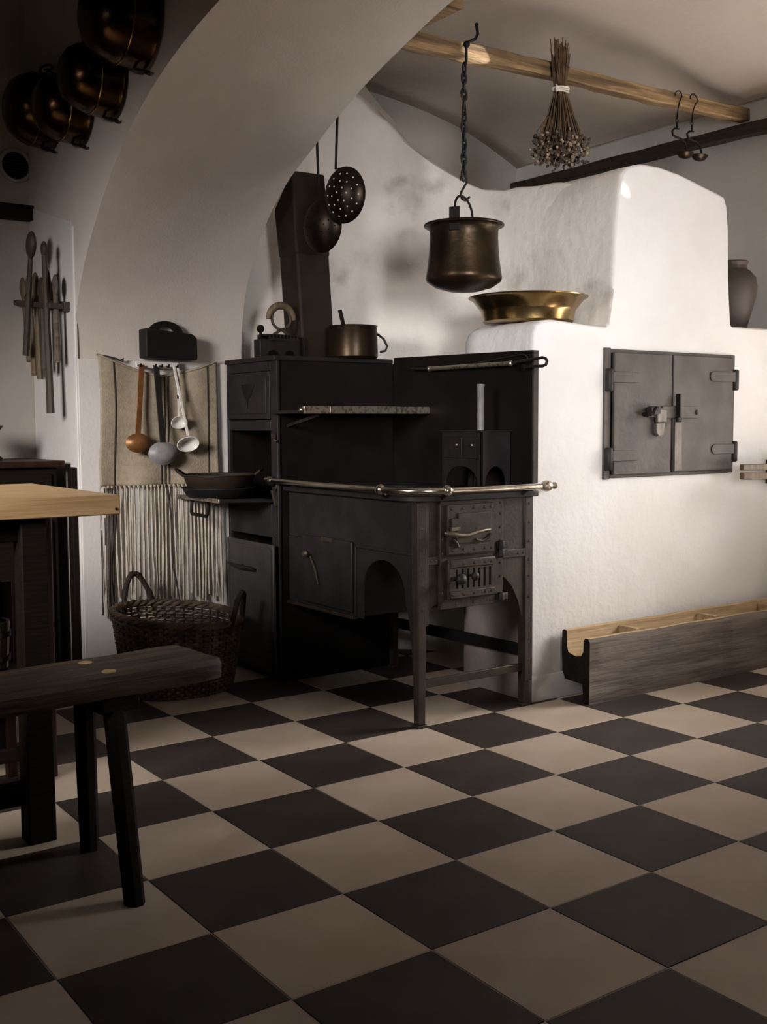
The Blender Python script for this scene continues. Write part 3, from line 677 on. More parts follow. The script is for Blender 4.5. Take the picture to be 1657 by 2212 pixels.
# earthenware jar at the right
jr = obj('storage_jar', MB().lathe([(.02,0),(.07,0),(.078,.01),(.10,.08),(.122,.15),(.128,.195),(.118,.235),(.09,.265),(.072,.275),(.070,.29),(.082,.305),(.078,.31),(.062,.295),(.06,.28),(.02,.25)], (2.25,.85,1.486), n=36, sx=.86, sy=.86), 'earthenware', None, origin=(2.25,.85,1.486))
tag(jr, 'dark earthenware jar on the oven ledge behind the chimney breast', 'jar')

# ================================================================= BEAMS
def rough_beam(name, label, a, b, w, h, m, n=26, amp=.008):
    a = Vector(a); b = Vector(b); d = (b-a); L = d.length; d.normalize(); sd = d.cross(Vector((0,0,1))).normalized(); u = sd.cross(d)
    rows = []
    for i in range(n+1):
        p = a+d*L*i/n; s_ = noise.noise(Vector((i*.35, w*9, 3)))*amp; t_ = noise.noise(Vector((i*.28, h*9, 8)))*amp
        ring = []
        for j, (x, y) in enumerate(((-.5,-.42),(-.42,-.5),(.42,-.5),(.5,-.42),(.5,.42),(.42,.5),(-.42,.5),(-.5,.42))):
            e = noise.noise(Vector((i*.9, j*2.3, w*20)))*amp*.6
            ring.append(p+sd*(x*w+s_+e)+u*(y*h+t_+e))
        rows.append(ring)
    mb = MB().grid(rows, closeu=True); mb.add(rows[0], [tuple(range(8))]); mb.add(rows[-1], [tuple(range(8))])
    o = obj(name, mb, m, None, origin=a, angle=30)
    return tag(o, label, 'beam')
rough_beam('hanging_beam', 'honey-coloured hewn pole carrying hooks under the vault', (.345,.945,2.462), (2.43,.94,2.487), .055, .058, 'wood_beam')
rough_beam('wall_beam', 'dark brown beam running along the far right wall under the vault', (2.415,2.50,2.432), (2.415,-.6,2.40), .065, .055, 'wood_wallbeam')
rough_beam('cross_beam', 'short brown beam half hidden behind the top of the arch', (.475,.665,2.520), (.475,2.04,2.520), .07, .055, 'wood_beam')

# ================================================================= POT ON CHAIN
HX, HY = .712, .905
hk = thing('beam_hook', 'wrought iron hook over the pole holding the chain', 'hook', (HX, HY, 2.38))
obj('hook_bar', MB().tube([(HX+.035,HY-.03,2.545),(HX+.04,HY-.03,2.515),(HX+.03,HY-.03,2.495),(HX+.0,HY-.012,2.48),(HX,HY-.012,2.44),(HX,HY-.012,2.415),(HX+.004,HY-.004,2.405),(HX,HY+.004,2.412)], .006, 8).sphere((HX,HY-.014,2.474), .013).sphere((HX+.035,HY-.03,2.547), .008), 'iron_black', hk)
ch = thing('pot_chain', 'iron link chain hanging from the pole down to the pot', 'chain', (HX, HY, 2.0))
def link_mesh():
    mb = MB(); P = []
    for i in range(20):
        a = 2*PI*i/20; P.append((.0125*math.cos(a)*(1 if abs(math.sin(a)) > .5 else 1.0), 0, .023*math.sin(a)))
    mb.tube(P, .0044, 6, closed=True); return mb
LM = None; ZC0, ZC1 = 2.40, 1.985; NL = 14
for i in range(NL):
    z = ZC0-(i+.5)*(ZC0-ZC1)/NL
    if LM is None:
        l = obj('chain_link', link_mesh(), 'iron', None); l['org'] = [0,0,0]; LM = l
        l.parent = ch
    else:
        l = LM.copy(); COL.objects.link(l); l.parent = ch
    l.location = (random.uniform(-.001,.001), 0, z-2.0); l.rotation_euler = (random.uniform(-.06,.06), 0, (.25 if i % 2 else 1.25)+random.uniform(-.25,.25))
sh_ = tag(obj('s_hook', MB().tube([(HX-.016,HY,1.978),(HX-.014,HY,1.992),(HX,HY,1.999),(HX+.014,HY,1.990),(HX+.014,HY,1.975),(HX,HY,1.955),(HX-.012,HY,1.938),(HX-.016,HY,1.922),(HX-.008,HY,1.909),(HX+.006,HY,1.906),(HX+.018,HY,1.914),(HX+.027,HY,1.922)], .0045, 8), 'iron', None, origin=(HX,HY,1.95)), 'small S-shaped iron hook between chain and copper pot', 'hook')
kt = thing('hanging_pot', 'waisted dark copper pot hanging from the chain by its bail', 'pot', (HX, HY, 1.56))
PZ = 1.615
obj('pot_body', MB().lathe([(.005,-.052),(.06,-.047),(.11,-.033),(.141,-.012),(.145,.0),(.143,.012),(.137,.05),(.132,.10),(.129,.15),(.130,.178),(.138,.19),(.147,.195),(.148,.200),(.140,.203),(.126,.196),(.124,.15),(.127,.10),(.132,.05),(.137,.008),(.005,-.04)], (HX,HY,PZ), n=56), 'copper_pot', kt)
obj('rim', MB().tube(arc((HX,HY,PZ+.197), .147, 0, 2*PI, 48)[:-1], .0055, 8, closed=True), 'copper_pot', kt)
ba = math.radians(215); bx_, by_ = math.cos(ba), math.sin(ba)
for s_ in (1, -1):
    c = Vector((HX+s_*bx_*.131, HY+s_*by_*.131, PZ+.19)); tn = Vector((-by_, bx_, 0))
    obj('lug', MB().obox(c+Vector((0,0,-.03)), c+Vector((0,0,.055)), .04, .006, (bx_,by_,0)), 'iron_black', kt, bevel=.002)
bl = []
for i in range(21):
    a = PI*i/20; rr = .131*math.cos(a); h_ = .045+ .078*(math.sin(a)**.75)
    bl.append((HX+bx_*rr*(.98), HY+by_*rr*.98, PZ+.18+h_))
obj('bail', MB().tube(bl, .0045, 8), 'iron_black', kt)

# ================================================================= HERB BUNDLE
hb = thing('herb_bundle', 'bundle of dried flowering herbs tied with white twine hanging from the pole', 'dried herbs', (1.19, .885, 2.08))
rr = random.Random(3); st = MB(); fl_ = MB(); fd_ = MB(); fd2 = MB()
for i in range(135):
    a = rr.uniform(0, 2*PI); q = math.sqrt(rr.random())
    top = Vector((1.19+.046*q*math.cos(a)+rr.uniform(-.018,.018), .885+.022*q*math.sin(a), 2.48+rr.uniform(.0,.11)))
    tie = Vector((1.19+.030*q*math.cos(a), .885+.022*q*math.sin(a), 2.385))
    R_ = .118*q*rr.uniform(.85,1.15); bot = Vector((1.195+R_*math.cos(a), .885+R_*.8*math.sin(a), 2.135+rr.uniform(-.03,.045)+.012*q))
    mid = tie.lerp(bot, .5)+Vector((-math.cos(a)*.006, 0, .0))
    st.tube([top, tie, mid, bot], .0018, 5, rs=[.0018,.002,.0019,.0012])
    if rr.random() < .6:
        st.tube([mid, mid.lerp(bot,.5)+Vector((rr.uniform(-.02,.02), rr.uniform(-.02,.02), 0)), bot+Vector((rr.uniform(-.03,.03), rr.uniform(-.02,.02), rr.uniform(-.02,.03)))], .0011, 4)
    for k in range(4):
        p = bot+Vector((rr.uniform(-.022,.022), rr.uniform(-.022,.022), rr.uniform(-.03,.03)))
        tgt = fl_ if rr.random() < .3 else fd_
        tgt.sphere(p, rr.uniform(.004,.009), 6, 4, (1, 1, rr.uniform(.7,1.1)))
st.tube([(1.13,.88,2.28),(1.085,.87,2.24),(1.07,.87,2.19)], .0015, 4); fd_.sphere((1.07,.87,2.183), .008, 6, 4)
o = obj('stems', st, 'stem', hb); o['kind'] = 'stuff'
o = obj('flower_heads', fl_, 'flower', hb); o['kind'] = 'stuff'
o = obj('seed_heads', fd_, 'flower_dark', hb); o['kind'] = 'stuff'
tw = MB()
for k, dz in enumerate((-.006, .0, .006, .003)):
    tw.tube([(1.19+(.036+.001*k)*math.cos(a), .885+.028*math.sin(a), 2.386+dz+.004*math.sin(a+k)) for a in [2*PI*i/20 for i in range(20)]], .0034, 6, closed=True)
tw.tube([(1.158,.865,2.386),(1.145,.858,2.392),(1.142,.86,2.378),(1.15,.862,2.37)], .0035, 6)
obj('twine', tw, 'twine', hb)

# ================================================================= WIRE HOOKS on the pole
def wire_hook(x, label, lean):
    y = .905 if lean == 0 else .898; t = thing('wire_hook', label, 'hook', (x, y, 2.24), 'wire hooks on the pole')
    obj('wire', MB().tube([(x-.012,y,2.487),(x-.016,y,2.497),(x-.006,y,2.508),(x+.012,y,2.512),(x+.026,y,2.503),(x+.028+lean,y,2.488),(x+.016+lean*.5,y,2.472),(x+.006,y,2.44),(x,y,2.405),(x-.001,y,2.392)], .003, 6), 'iron_black', t)
    obj('swivel', MB().tube(arc((x-.001,y,2.384), .008, 0, 2*PI, 12, 'xz')[:-1], .0022, 6, closed=True).tube([(x-.001,y,2.378),(x,y,2.352)], .0042, 6), 'iron_black', t)
    obj('meat_hook', MB().tube([(x+.012,y,2.350),(x-.016,y,2.348),(x-.032,y,2.335),(x-.026,y,2.318),(x+.0,y,2.312),(x+.03,y,2.310),(x+.055,y,2.295),(x+.066,y,2.27),(x+.068,y,2.245)], .0048, 8, rs=[.003]+[.0048]*7+[.002]), 'iron_black', t)
    obj('small_dish', MB().lathe([(.004,-.018),(.028,-.012),(.044,.004),(.046,.008),(.041,.006),(.026,-.006),(.004,-.012)], (x+.055,y+.0,2.245), n=20, sy=.7), 'copper_dark', t)
wire_hook(1.917, 'wire hook with small dish on the pole, the one nearer the herbs', 0)
wire_hook(2.008, 'wire hook with small dish on the pole, the one nearer the wall beam', .012)

# ================================================================= SKIMMERS behind the arch edge
def skimmer(label, top, bend, c, r, rotm, holes):
    t = thing('skimmer', label, 'skimmer', c, 'skimmers hanging behind the arch')
    obj('handle', MB().tube([(top[0],top[1],2.495),top,bend,tuple(Vector(c)+rotm@Vector((0,0,r*1.18)))], .0055, 8), 'iron_black', t)
    R_ = rotm.to_3x3(); mb = MB()
    prof = [(.002,.030),(r*.35,.028),(r*.7,.018),(r,.0),(r*1.02,-.003),(r*.97,-.004),(r*.66,.013),(r*.3,.023),(.002,.025)]
    n = 30; vs = []
    for q, h in prof:
        for k in range(n):
            a = 2*PI*k/n; vs.append(Vector(c)+R_@Vector((-h, q*math.cos(a), q*1.22*math.sin(a))))
    fs = [(i*n+k, i*n+(k+1)%n, (i+1)*n+(k+1)%n, (i+1)*n+k) for i in range(len(prof)-1) for k in range(n)]
    mb.add(vs, fs, True)
    obj('perforated_disc', mb, 'skimmer', t)
    hm_ = MB()
    for q, m in ((.25,5),(.5,9),(.76,14)):
        for k in range(m):
            a = 2*PI*k/m+q; h = .0295*(1-q*q*.95)+.0005
            p = Vector(c)+R_@Vector((-h, r*q*math.cos(a), r*1.22*q*math.sin(a)))
            hm_.sphere(p, .0038 if holes else .003, 6, 4)
    o = obj('drain_holes', hm_, 'plaster' if holes else 'black_void', t); o['kind'] = 'stuff'
rot1 = Matrix.Rotation(math.radians(-8), 3, 'X') @ Matrix.Rotation(math.radians(28), 3, 'Z')
rot2 = Matrix.Rotation(math.radians(14), 3, 'X') @ Matrix.Rotation(math.radians(30), 3, 'Z')
skimmer('perforated copper skimmer with long iron handle, right of the pair by the arch', (.45,1.375,2.28), (.45,1.388,2.08), (.445,1.318,1.965), .088, rot2, True)
skimmer('dark iron skimmer in front of the stove pipe, left of the pair by the arch', (.44,1.512,2.21), (.44,1.503,2.03), (.43,1.462,1.865), .086, rot2, False)

# ================================================================= WALL HANGING on the pier
YC = 1.972
wh = thing('wall_hanging', 'striped natural linen wall hanging with long knotted fringe', 'wall hanging', (-.07, YC, .3))
def ctop(f):   # sagging top edge, f 0..1 across
    return 1.352-.075*(1-abs(2*f-1)**1.4)-.012*f
cx0, cx1 = -.333, .205
def cpt(f, g):
    zt = ctop(f); zb = .815-.004*f; z = zt+(zb-zt)*g
    y = YC-.006-.007*math.sin(f*17+g*2.0)*(.35+.65*abs(1-2*g))-.006*noise.noise(Vector((f*4, g*4, 1)))
    x = cx0+(cx1-cx0)*f+.006*math.sin(g*5+f*3)*(1-f)
    return Vector((x, y, z))
rows = [[cpt(i/48, j/40) for i in range(49)] for j in range(41)]
obj('linen', MB().grid(rows), 'linen', wh, solid=.002, angle=80)
obj('hem', MB().tube([cpt(i/40, 0)+Vector((0,-.001,0)) for i in range(41)], .005, 8), 'linen', wh)
for f0, w in ((.115,.003),(.495,.0026),(.528,.0036),(.562,.003),(.905,.003)):
    obj('woven_stripe', MB().tube([cpt(f0+.012*math.sin(j/40*2.4)*(1 if f0 < .3 else .5), j/40)+Vector((0,-.0022,0)) for j in range(41)], w, 6), 'yarn_dark', wh)
kn = MB(); fg = MB(); fgd = MB(); rr = random.Random(11)
for i in range(31):
    f = i/30; p = cpt(f, 1)+Vector((0,-.002,-.003)); kn.sphere(p, .0065, 6, 4)
    L_ = rr.uniform(.46,.53) if f > .09 else rr.uniform(.50,.56)
    for k in range(rr.choice((1,2,2))):
        q = [p+Vector((rr.uniform(-.004,.004)*s_+.006*math.sin(s_*3+i)*s_*.6, rr.uniform(-.003,.002), -L_*s_)) for s_ in (0,.15,.35,.6,.8,1)]
        (fgd if i in (0,1,2,3) and k == 0 else fg).tube(q, .0042, 5, rs=[.003,.0042,.0045,.0048,.005,.0042])
o = obj('knots', kn, 'linen', wh); o['kind'] = 'stuff'
o = obj('fringe', fg, 'linen_pale', wh); o['kind'] = 'stuff'
o = obj('brown_fringe', fgd, 'wicker_dark', wh); o['kind'] = 'stuff'
for a, dx in ((.115,-.02),(.53,.05)):
    p = cpt(a, 1); obj('dark_cord', MB().tube([p+Vector((dx*s_+.008*math.sin(s_*7), -.008, -.50*s_)) for s_ in [j/12 for j in range(13)]], .0036, 6), 'yarn_dark', wh)
obj('hanging_cord', MB().tube([(-.335,YC,1.352),(-.29,YC-.008,1.345),(-.255,YC-.01,1.337),(-.24,YC-.012,1.330),(-.225,YC-.012,1.338),(-.23,YC-.012,1.326)], .004, 6), 'yarn_dark', wh)
# black wall box with arched handle, above the hanging
bxw = thing('wall_box', 'black tin wall box with arched handle hanging above the linen', 'wall box', (-.035, 1.96, 1.33))
obj('box', MB().prism([(-.148,1.342),(.076,1.337),(.084,1.342),(.083,1.430),(.065,1.446),(.03,1.450),(-.148,1.463)], 'y', 1.905, 1.984), 'iron_black', bxw, bevel=.006)
hp = [(-.115,1.45)]+[(-.037+.078*math.cos(a), 1.448+.052*math.sin(a)) for a in [PI-PI*i/14 for i in range(15)]]+[(.04,1.445)]
hp += [(-.037+.032*math.cos(a), 1.462+.014*math.sin(a)) for a in [PI*i/10 for i in range(11)]]
obj('arched_handle', MB().prism(hp, 'y', 1.955, 1.968), 'iron_black', bxw, bevel=.003)
# white enamel ladle rack
lr = thing('ladle_rack', 'white enamel ladle rail partly hidden under the black wall box', 'rack', (-.06, 1.96, 1.29))
obj('rail', MB().box(-.175, .02, 1.952, 1.962, 1.302, 1.33), 'enamel_white', lr, bevel=.004)
for x in (-.165,-.098,-.07,-.04,.0): obj('peg', MB().tube([(x,1.955,1.312),(x,1.928,1.308),(x,1.924,1.318)], .004, 6), 'iron_black', lr)
def ladle(label, top, bot, r, hm_, bm_, w, tilt=0.0, bands=(), flat=False):
    t = thing('ladle', label, 'ladle', (bot[0], bot[1], bot[2]-r), 'ladles on the enamel rail')
    a, b = Vector(top), Vector(bot)+Vector((0,0,r*.75))
    obj('handle', MB().obox(a, b, w, .005, (0,1,0)), hm_, t, bevel=.0015)
    for z in bands:
        p = a.lerp(b, z); obj('dark_band', MB().obox(p+Vector((0,-.001,.008)), p+Vector((0,-.001,-.008)), w*1.1, .0055, (0,1,0)), 'iron_black', t)
    n = 26; vs = []; prof = [(.002,.034),(.45,.031),(.78,.018),(1.0,0),(1.03,-.001),(.97,-.003),(.72,.013),(.4,.026),(.002,.029)]
    R_ = Matrix.Rotation(tilt, 3, 'X')
    for q, h in prof:
        for k in range(n):
            an = 2*PI*k/n; vs.append(Vector(bot)+R_@Vector((q*r*1.1*math.cos(an), (h if not flat else -h*.7)*r/.05, q*r*.82*math.sin(an))))
    obj('bowl', MB().add(vs, [(i*n+k, i*n+(k+1)%n, (i+1)*n+(k+1)%n, (i+1)*n+k) for i in range(len(prof)-1) for k in range(n)], True), bm_, t)
ladle('copper-brown ladle hanging at the left of the linen', (-.157,1.935,1.315), (-.188,1.915,.992), .048, 'copper', 'copper', .024, flat=True)
ladle('grey enamel skimming ladle with dark broad handle, lowest on the linen', (-.095,1.93,1.305), (-.083,1.905,.948), .058, 'iron', 'enamel_grey', .026, flat=True)
ladle('small white enamel ladle with banded handle, upper of two', (.006,1.938,1.318), (.002,1.925,1.076), .034, 'enamel_white', 'enamel_white', .012, bands=(.42,.62), tilt=.3)
ladle('larger white enamel ladle, lower of two beside the grey one', (-.015,1.935,1.318), (.026,1.893,.985), .046, 'enamel_white', 'enamel_white', .012, tilt=.55)

# ================================================================= WICKER BASKET
bk = thing('wicker_basket', 'brown wicker basket with two looped handles on the floor by the oven cabinet', 'basket', (-.16, 1.66, 0))
bc = Vector((-.14, 1.655, 0)); BA, BB = .262, .185
def bpt(a, z, off=0):
    f = z/.31; ra = (BA*.80+BA*.20*f**.8)+off; rb = (BB*.80+BB*.20*f**.8)+off
    return bc+Vector((ra*math.cos(a), rb*math.sin(a), z))
def hrim(a): return .305+.035*math.cos(a-PI*.75)
wv = MB(); NSK = 40
for r_ in range(24):
    f = (r_+.6)/24
    P = []
    for i in range(NSK*2):
        a = 2*PI*i/(NSK*2); z = hrim(a)*f+.003*noise.noise(Vector((a*3, r_, 1))); P.append(bpt(a, z, .0055*(1 if (i//1+r_) % 2 else -1)))
    wv.tube(P, .0062+.0015*noise.noise(Vector((r_*3.1,2,2))), 5, closed=True)
o = obj('weave', wv, 'wicker', bk); o['kind'] = 'stuff'
sk = MB()
for i in range(NSK):
    a = 2*PI*(i+.5)/NSK; sk.tube([bpt(a, .01), bpt(a, hrim(a)*.5), bpt(a, hrim(a)+.012)], .005, 5)
o = obj('stakes', sk, 'wicker_dark', bk); o['kind'] = 'stuff'
rim = MB()
for k in range(3): rim.tube([bpt(a, hrim(a)+.006+.008*math.sin(a*14+k*2.1), .008*math.cos(a*14+k*2.1)) for a in [2*PI*i/120 for i in range(120)]], .0085, 6, closed=True)
obj('braided_rim', rim, 'wicker', bk)
obj('base', MB().lathe([(.02,.004),(.8,.004),(.8,.016),(.02,.016)], tuple(bc), n=40, sx=BA*.98, sy=BB*.98), 'wicker_dark', bk)
for a0 in (math.radians(112), math.radians(-38)):
    q = []
    for i in range(17):
        t_ = i/16; a = a0+(t_-.5)*.62; q.append(bpt(a, hrim(a)-.04+.165*math.sin(PI*t_)**.7, .006))
    obj('handle', MB().tube(q, .011, 8).tube([p+Vector((.006*math.sin(i*1.3), .006*math.cos(i*1.3), .004)) for i, p in enumerate(q)], .008, 6), 'wicker_dark', bk)

# ================================================================= TABLE
TZ = .885
tb = thing('wooden_table', 'light pine table top on dark legs at the left edge', 'table', (-1.4, .7, 0))
tx1_, ty0_, ty1_ = -.895, .352, 1.075
nb = 4; wb = (ty1_-ty0_)/nb
for i in range(nb):
    obj('top_board', MB().box(-2.35, tx1_, ty0_+i*wb+.0005, ty0_+(i+1)*wb-.0005, TZ-.051, TZ), 'wood_table', tb, bevel=.003)
obj('nail', MB().lathe([(.0035,0),(.0035,-.002)], (tx1_-.012, ty0_+.001, TZ-.036), axis='y', n=10), 'iron_black', tb)
for x, y, w in ((-1.115,.405,.066),(-2.2,.42,.066),(-2.2,1.0,.06)):
    obj('leg', MB().obox((x,y,TZ-.051), (x,y,0), w, w, (0,1,0), w*1.08, w*1.05), 'wood_dark', tb, bevel=.004)
obj('leg', MB().obox((-.921,.90,TZ-.051), (-.924,.90,0), .042, .042, (0,1,0)), 'wood_red', tb, bevel=.004)
obj('apron', MB().box(-2.2, -.95, 1.03, 1.055, TZ-.13, TZ-.051).box(-2.2, -1.1, .40, .42, TZ-.11, TZ-.051), 'wood_dark', tb, bevel=.002)
obj('stretcher', MB().box(-2.2, -1.1, .395, .42, .10, .16), 'wood_dark', tb, bevel=.003)

# ================================================================= BENCH
bn = thing('wooden_bench', 'dark worn plank bench with splayed legs in the left foreground', 'bench', (-1.03, .19, 0), rotz=math.radians(6.0), world=False)
rows = []
def bring(x, xi):
    w0, w1, z0, z1 = -.128, .128, .428, .478
    r = .012
    pts = [(w0,z0+r),(w0+r*.4,z0),(w1-r*.4,z0),(w1,z0+r),(w1,z1-r),(w1-r,z1),(.05,z1+.001),(-.04,z1-.001),(w0+r,z1),(w0,z1-r)]
    sc = 1-.06*xi
    return [(x, y*sc+.004*noise.noise(Vector((x*6, y*9, 1))), z+.003*noise.noise(Vector((x*5, y*9, 7)))) for y, z in pts]
xs = [-1.2+1.47*i/36 for i in range(37)]
rows = [bring(x, max(0, (x-.2)/.07)**2 if x > .2 else 0) for x in xs]+[bring(.282, 1.8)]
pm = MB().grid(rows, closeu=True); pm.add(rows[0], [tuple(range(10))]); pm.add(rows[-1], [tuple(range(10))])
obj('seat_plank', pm, 'wood_bench', bn, angle=40)
for sx, sy in ((0,-1),(0,1),(-1.0,-1),(-1.0,1)):
    a = Vector((sx+.0, sy*.075, .435)); b = Vector((sx-.065 if sy < 0 else sx+.005, sy*.285 if sy < 0 else sy*.075, 0.0))
    mb = MB(); n = 8; vs = []
    for p, r in ((a, .026), (a.lerp(b,.5), .025), (b, .023)):
        for k in range(n): an = 2*PI*(k+.5)/n; vs.append((p.x+r*math.cos(an), p.y+r*math.sin(an)*1.1, p.z))
    fs = [(i*n+k, i*n+(k+1)%n, (i+1)*n+(k+1)%n, (i+1)*n+k) for i in range(2) for k in range(n)]+[tuple(range(n)), tuple(range(2*n,3*n))]
    obj('leg', mb.add(vs, fs), 'wood_dark', bn, angle=25)
    obj('tenon', MB().lathe([(.001,.0),(.017,0),(.017,-.02)], (sx, sy*.062, .4805), n=14), 'wood_pale', bn)
for sx in (0, -1.0):
    obj('cleat', MB().box(sx-.05, sx+.05, -.12, .12, .39, .43), 'wood_dark', bn, bevel=.005)

# ================================================================= STAND with bucket, behind the bench
sd_ = thing('wooden_stand', 'dark brown wooden stand with shelf in the shadow under the table', 'stand', (-1.3, .95, 0))
for x, y in ((-1.018,.815),(-1.018,.965),(-1.60,.815),(-1.60,.965)):
    obj('post', MB().box(x-.015, x+.015, y-.015, y+.015, 0, .60), 'wood_red', sd_, bevel=.003)
obj('shelf', MB().box(-1.60, -1.018, .80, .98, .345, .36), 'wood_dark', sd_, bevel=.003)
obj('rail', MB().box(-1.585, -1.033, .805, .825, .09, .13), 'wood_dark', sd_, bevel=.003)
obj('rail', MB().box(-1.585, -1.033, .805, .825, .32, .345), 'wood_dark', sd_, bevel=.003)
obj('back_panel', MB().box(-1.585, -1.033, .965, .975, .09, .58), 'wood_dark', sd_, bevel=.002)
bu = thing('wooden_bucket', 'weathered wooden bucket at the left edge under the table', 'bucket', (-1.104, .885, .36))
pb = []
NSV = 16
for k in range(NSV):
    a0, a1 = 2*PI*k/NSV+.01, 2*PI*(k+1)/NSV-.01; mb = MB()
    q = [((.082-.006)*math.cos(a), (.082-.006)*math.sin(a)) for a in (a0, a1)]
    vs = []
    for z, r in ((.362,.062),(.498,.070)):
        for rad in (r, r-.010):
            for a in (a0, a1): vs.append((-1.104+rad*math.cos(a), .885+rad*math.sin(a), z))
    mb.add(vs, [(0,1,5,4),(3,2,6,7),(0,4,6,2),(1,3,7,5),(4,5,7,6),(0,2,3,1)])
    obj('stave', mb, 'wood_bucket', bu)
for z, r in ((.392,.0655),(.462,.0690)): obj('hoop', MB().lathe([(r,z-.008),(r+.003,z-.008),(r+.004,z+.008),(r+.001,z+.008)], (-1.104,.885,0), n=32, caps=False), 'iron', bu)
obj('bottom', MB().lathe([(.01,.362),(.054,.362),(.054,.372),(.01,.372)], (-1.104,.885,0), n=24), 'wood_dark', bu)

# ================================================================= DRESSER at the far left
dr = thing('dresser', 'dark wooden dresser with brown counter top against the left wall', 'dresser', (-.95, 2.28, 0))
obj('body', MB().box(-1.6, -.475, 2.08, 2.52, .0, .895), 'wood_dark', dr, bevel=.004)
obj('counter_top', MB().box(-1.65, -.445, 2.055, 2.525, .895, .922), 'wood_red', dr, bevel=.005)
for x0, x1 in ((-.82,-.50),(-1.18,-.85),(-1.56,-1.21)):
    d = obj('door', MB().box(x0, x1, 2.068, 2.08, .06, .68), 'wood_dark', dr, bevel=.004)
    obj('knob', MB().sphere((x0+.03, 2.058, .40), .013), 'wood_dark', d)
    d = obj('drawer', MB().box(x0, x1, 2.068, 2.08, .71, .87), 'wood_dark', dr, bevel=.004)
    obj('knob', MB().sphere(((x0+x1)/2, 2.058, .79), .013), 'wood_dark', d)
sc_ = thing('kitchen_scale', 'dark cast iron kitchen scale with pale dish at the left edge on the dresser', 'scale', (-.72, 2.25, .922))
obj('base', MB().lathe([(.02,0),(.075,0),(.075,.012),(.05,.03),(.04,.05),(.05,.07),(.058,.09),(.05,.105),(.06,.118),(.02,.122)], (-.72,2.25,.922), n=28), 'iron_black', sc_)
obj('dish', MB().lathe([(.02,.122),(.07,.126),(.078,.138),(.082,.140),(.08,.145),(.066,.134),(.02,.13)], (-.72,2.25,.922), n=32), 'hatch_worn', sc_)

# ================================================================= left wall: shelf beam, vent
lb = obj('shelf_beam', MB().box(-1.6, -.372, 2.47, 2.53, 1.955, 2.018), 'wood_charred', None, origin=(-.9,2.5,1.955), bevel=.006); tag(lb, 'black shelf beam on the left wall below the vent', 'beam')
vt = thing('air_vent', 'round louvred air vent high on the left wall', 'vent', (-.468, 2.525, 2.19))
obj('ring', MB().lathe([(.072,0),(.072,-.012),(.060,-.014),(.057,-.006),(.057,0)], (-.468,2.53,2.19), axis='y', n=36, caps=False), 'plaster_back', vt)
obj('backing', MB().lathe([(.001,-.002),(.058,-.002),(.058,0)], (-.468,2.53,2.19), axis='y', n=30), 'black_void', vt)
for i in range(9):
    z = -.046+i*.0115; hw = math.sqrt(max(0, .057**2-z*z))
    obj('slat', MB().obox((-.468-hw,2.524,2.19+z),(-.468+hw,2.524,2.19+z), .009, .003, (0,-.6,.8)), 'iron', vt)

# ================================================================= COPPER PANS hanging on the pier face
def wall_pan(label, y, z, r, depth):
    t = thing('copper_cauldron', label, 'cauldron', (XA, y, z), 'copper pans along the arch')
    x = XA-.02
    pr = [(.005,-depth),(r*.45,-depth+.004),(r*.68,-depth+.022),(r*.82,-depth*.72),(r*.93,-depth*.5),(r*.98,-depth*.3),(r,-depth*.05),(r+.006,0),(r+.002,.003),(r*.95,-depth*.1),(r*.85,-depth*.55),(r*.6,-depth+.03),(.005,-depth+.012)]
    obj('shell', MB().lathe(pr, (x, y, z), axis='x', n=48), 'copper_pan', t)
    obj('seam', MB().tube(arc((x-depth*.42, y, z), r*.955, 0, 2*PI, 48, 'yz')[:-1], .003, 6, closed=True), 'brass', t)
    for s_ in (-1, 1):
        zz = z+s_*r
        obj('loop_handle', MB().tube([(x-.03,y+.0,zz-s_*.004),(x-.035,y-.035,zz+s_*.010),(x-.02,y-.055,zz+s_*.018),(x-.0,y-.06,zz+s_*.02),(x+.012,y-.03,zz+s_*.018),(x-.005,y-.005,zz)], .005, 8), 'iron_black', t)
    obj('wall_nail', MB().tube([(x-.01,y,z+r+.018),(XA+.01,y,z+r+.022)], .004, 6), 'iron_black', t)
wall_pan('large round copper pan, topmost and nearest on the arch face', 1.235, 2.42, .155, .20)
wall_pan('copper pan hanging below the topmost one on the arch face', 1.52, 2.30, .130, .18)
wall_pan('copper pan hanging above the wall vent, second from the left', 1.845, 2.275, .130, .17)
wall_pan('blackened pan at the far left end of the row, above the vent', 2.20, 2.35, .150, .17)

# ================================================================= SPOON RACK on the pier face
sr = thing('spoon_rack', 'narrow wooden rack board for spoons on the pier face', 'rack', (-.45, 2.25, 1.55))
obj('rack_board', MB().obox((-.468,2.515,1.600),(-.468,2.045,1.545), .06, .022), 'wood_spoon_dark', sr, bevel=.003)
obj('back_strip', MB().obox((-.425,2.515,1.600),(-.425,2.045,1.545), .026, .04), 'wood_spoon_dark', sr, bevel=.003)
def spoon(label, head, tip, hr_, m, flat=.3, w=.012, kind='wooden_spoon', cat='spoon'):
    t = thing(kind, label, cat, tip, 'spoons in the rack')
    a, b = Vector(head), Vector(tip); d = (a-b).normalized()
    obj('handle', MB().tube([a-d*hr_*.6, a.lerp(b,.5), b], w, 8, rs=[w*.8,w,w*1.2]), m, t)
    sd = Vector((0,1,0)); n = 14; vs = []; k_ = 7
    nrm = d.cross(sd).normalized(); sd = nrm.cross(d)
    for i in range(k_+1):
        th = PI*i/k_
        for j in range(n):
            an = 2*PI*j/n
            vs.append(a+d*(math.cos(th)*hr_*1.5)+sd*(math.sin(th)*math.cos(an)*hr_)+nrm*(math.sin(th)*math.sin(an)*hr_*flat))
    fs = [(i*n+j, i*n+(j+1)%n, (i+1)*n+(j+1)%n, (i+1)*n+j) for i in range(k_) for j in range(n)]
    obj('spoon_head', MB().add(vs, fs, True), m, t)
xr = -.475
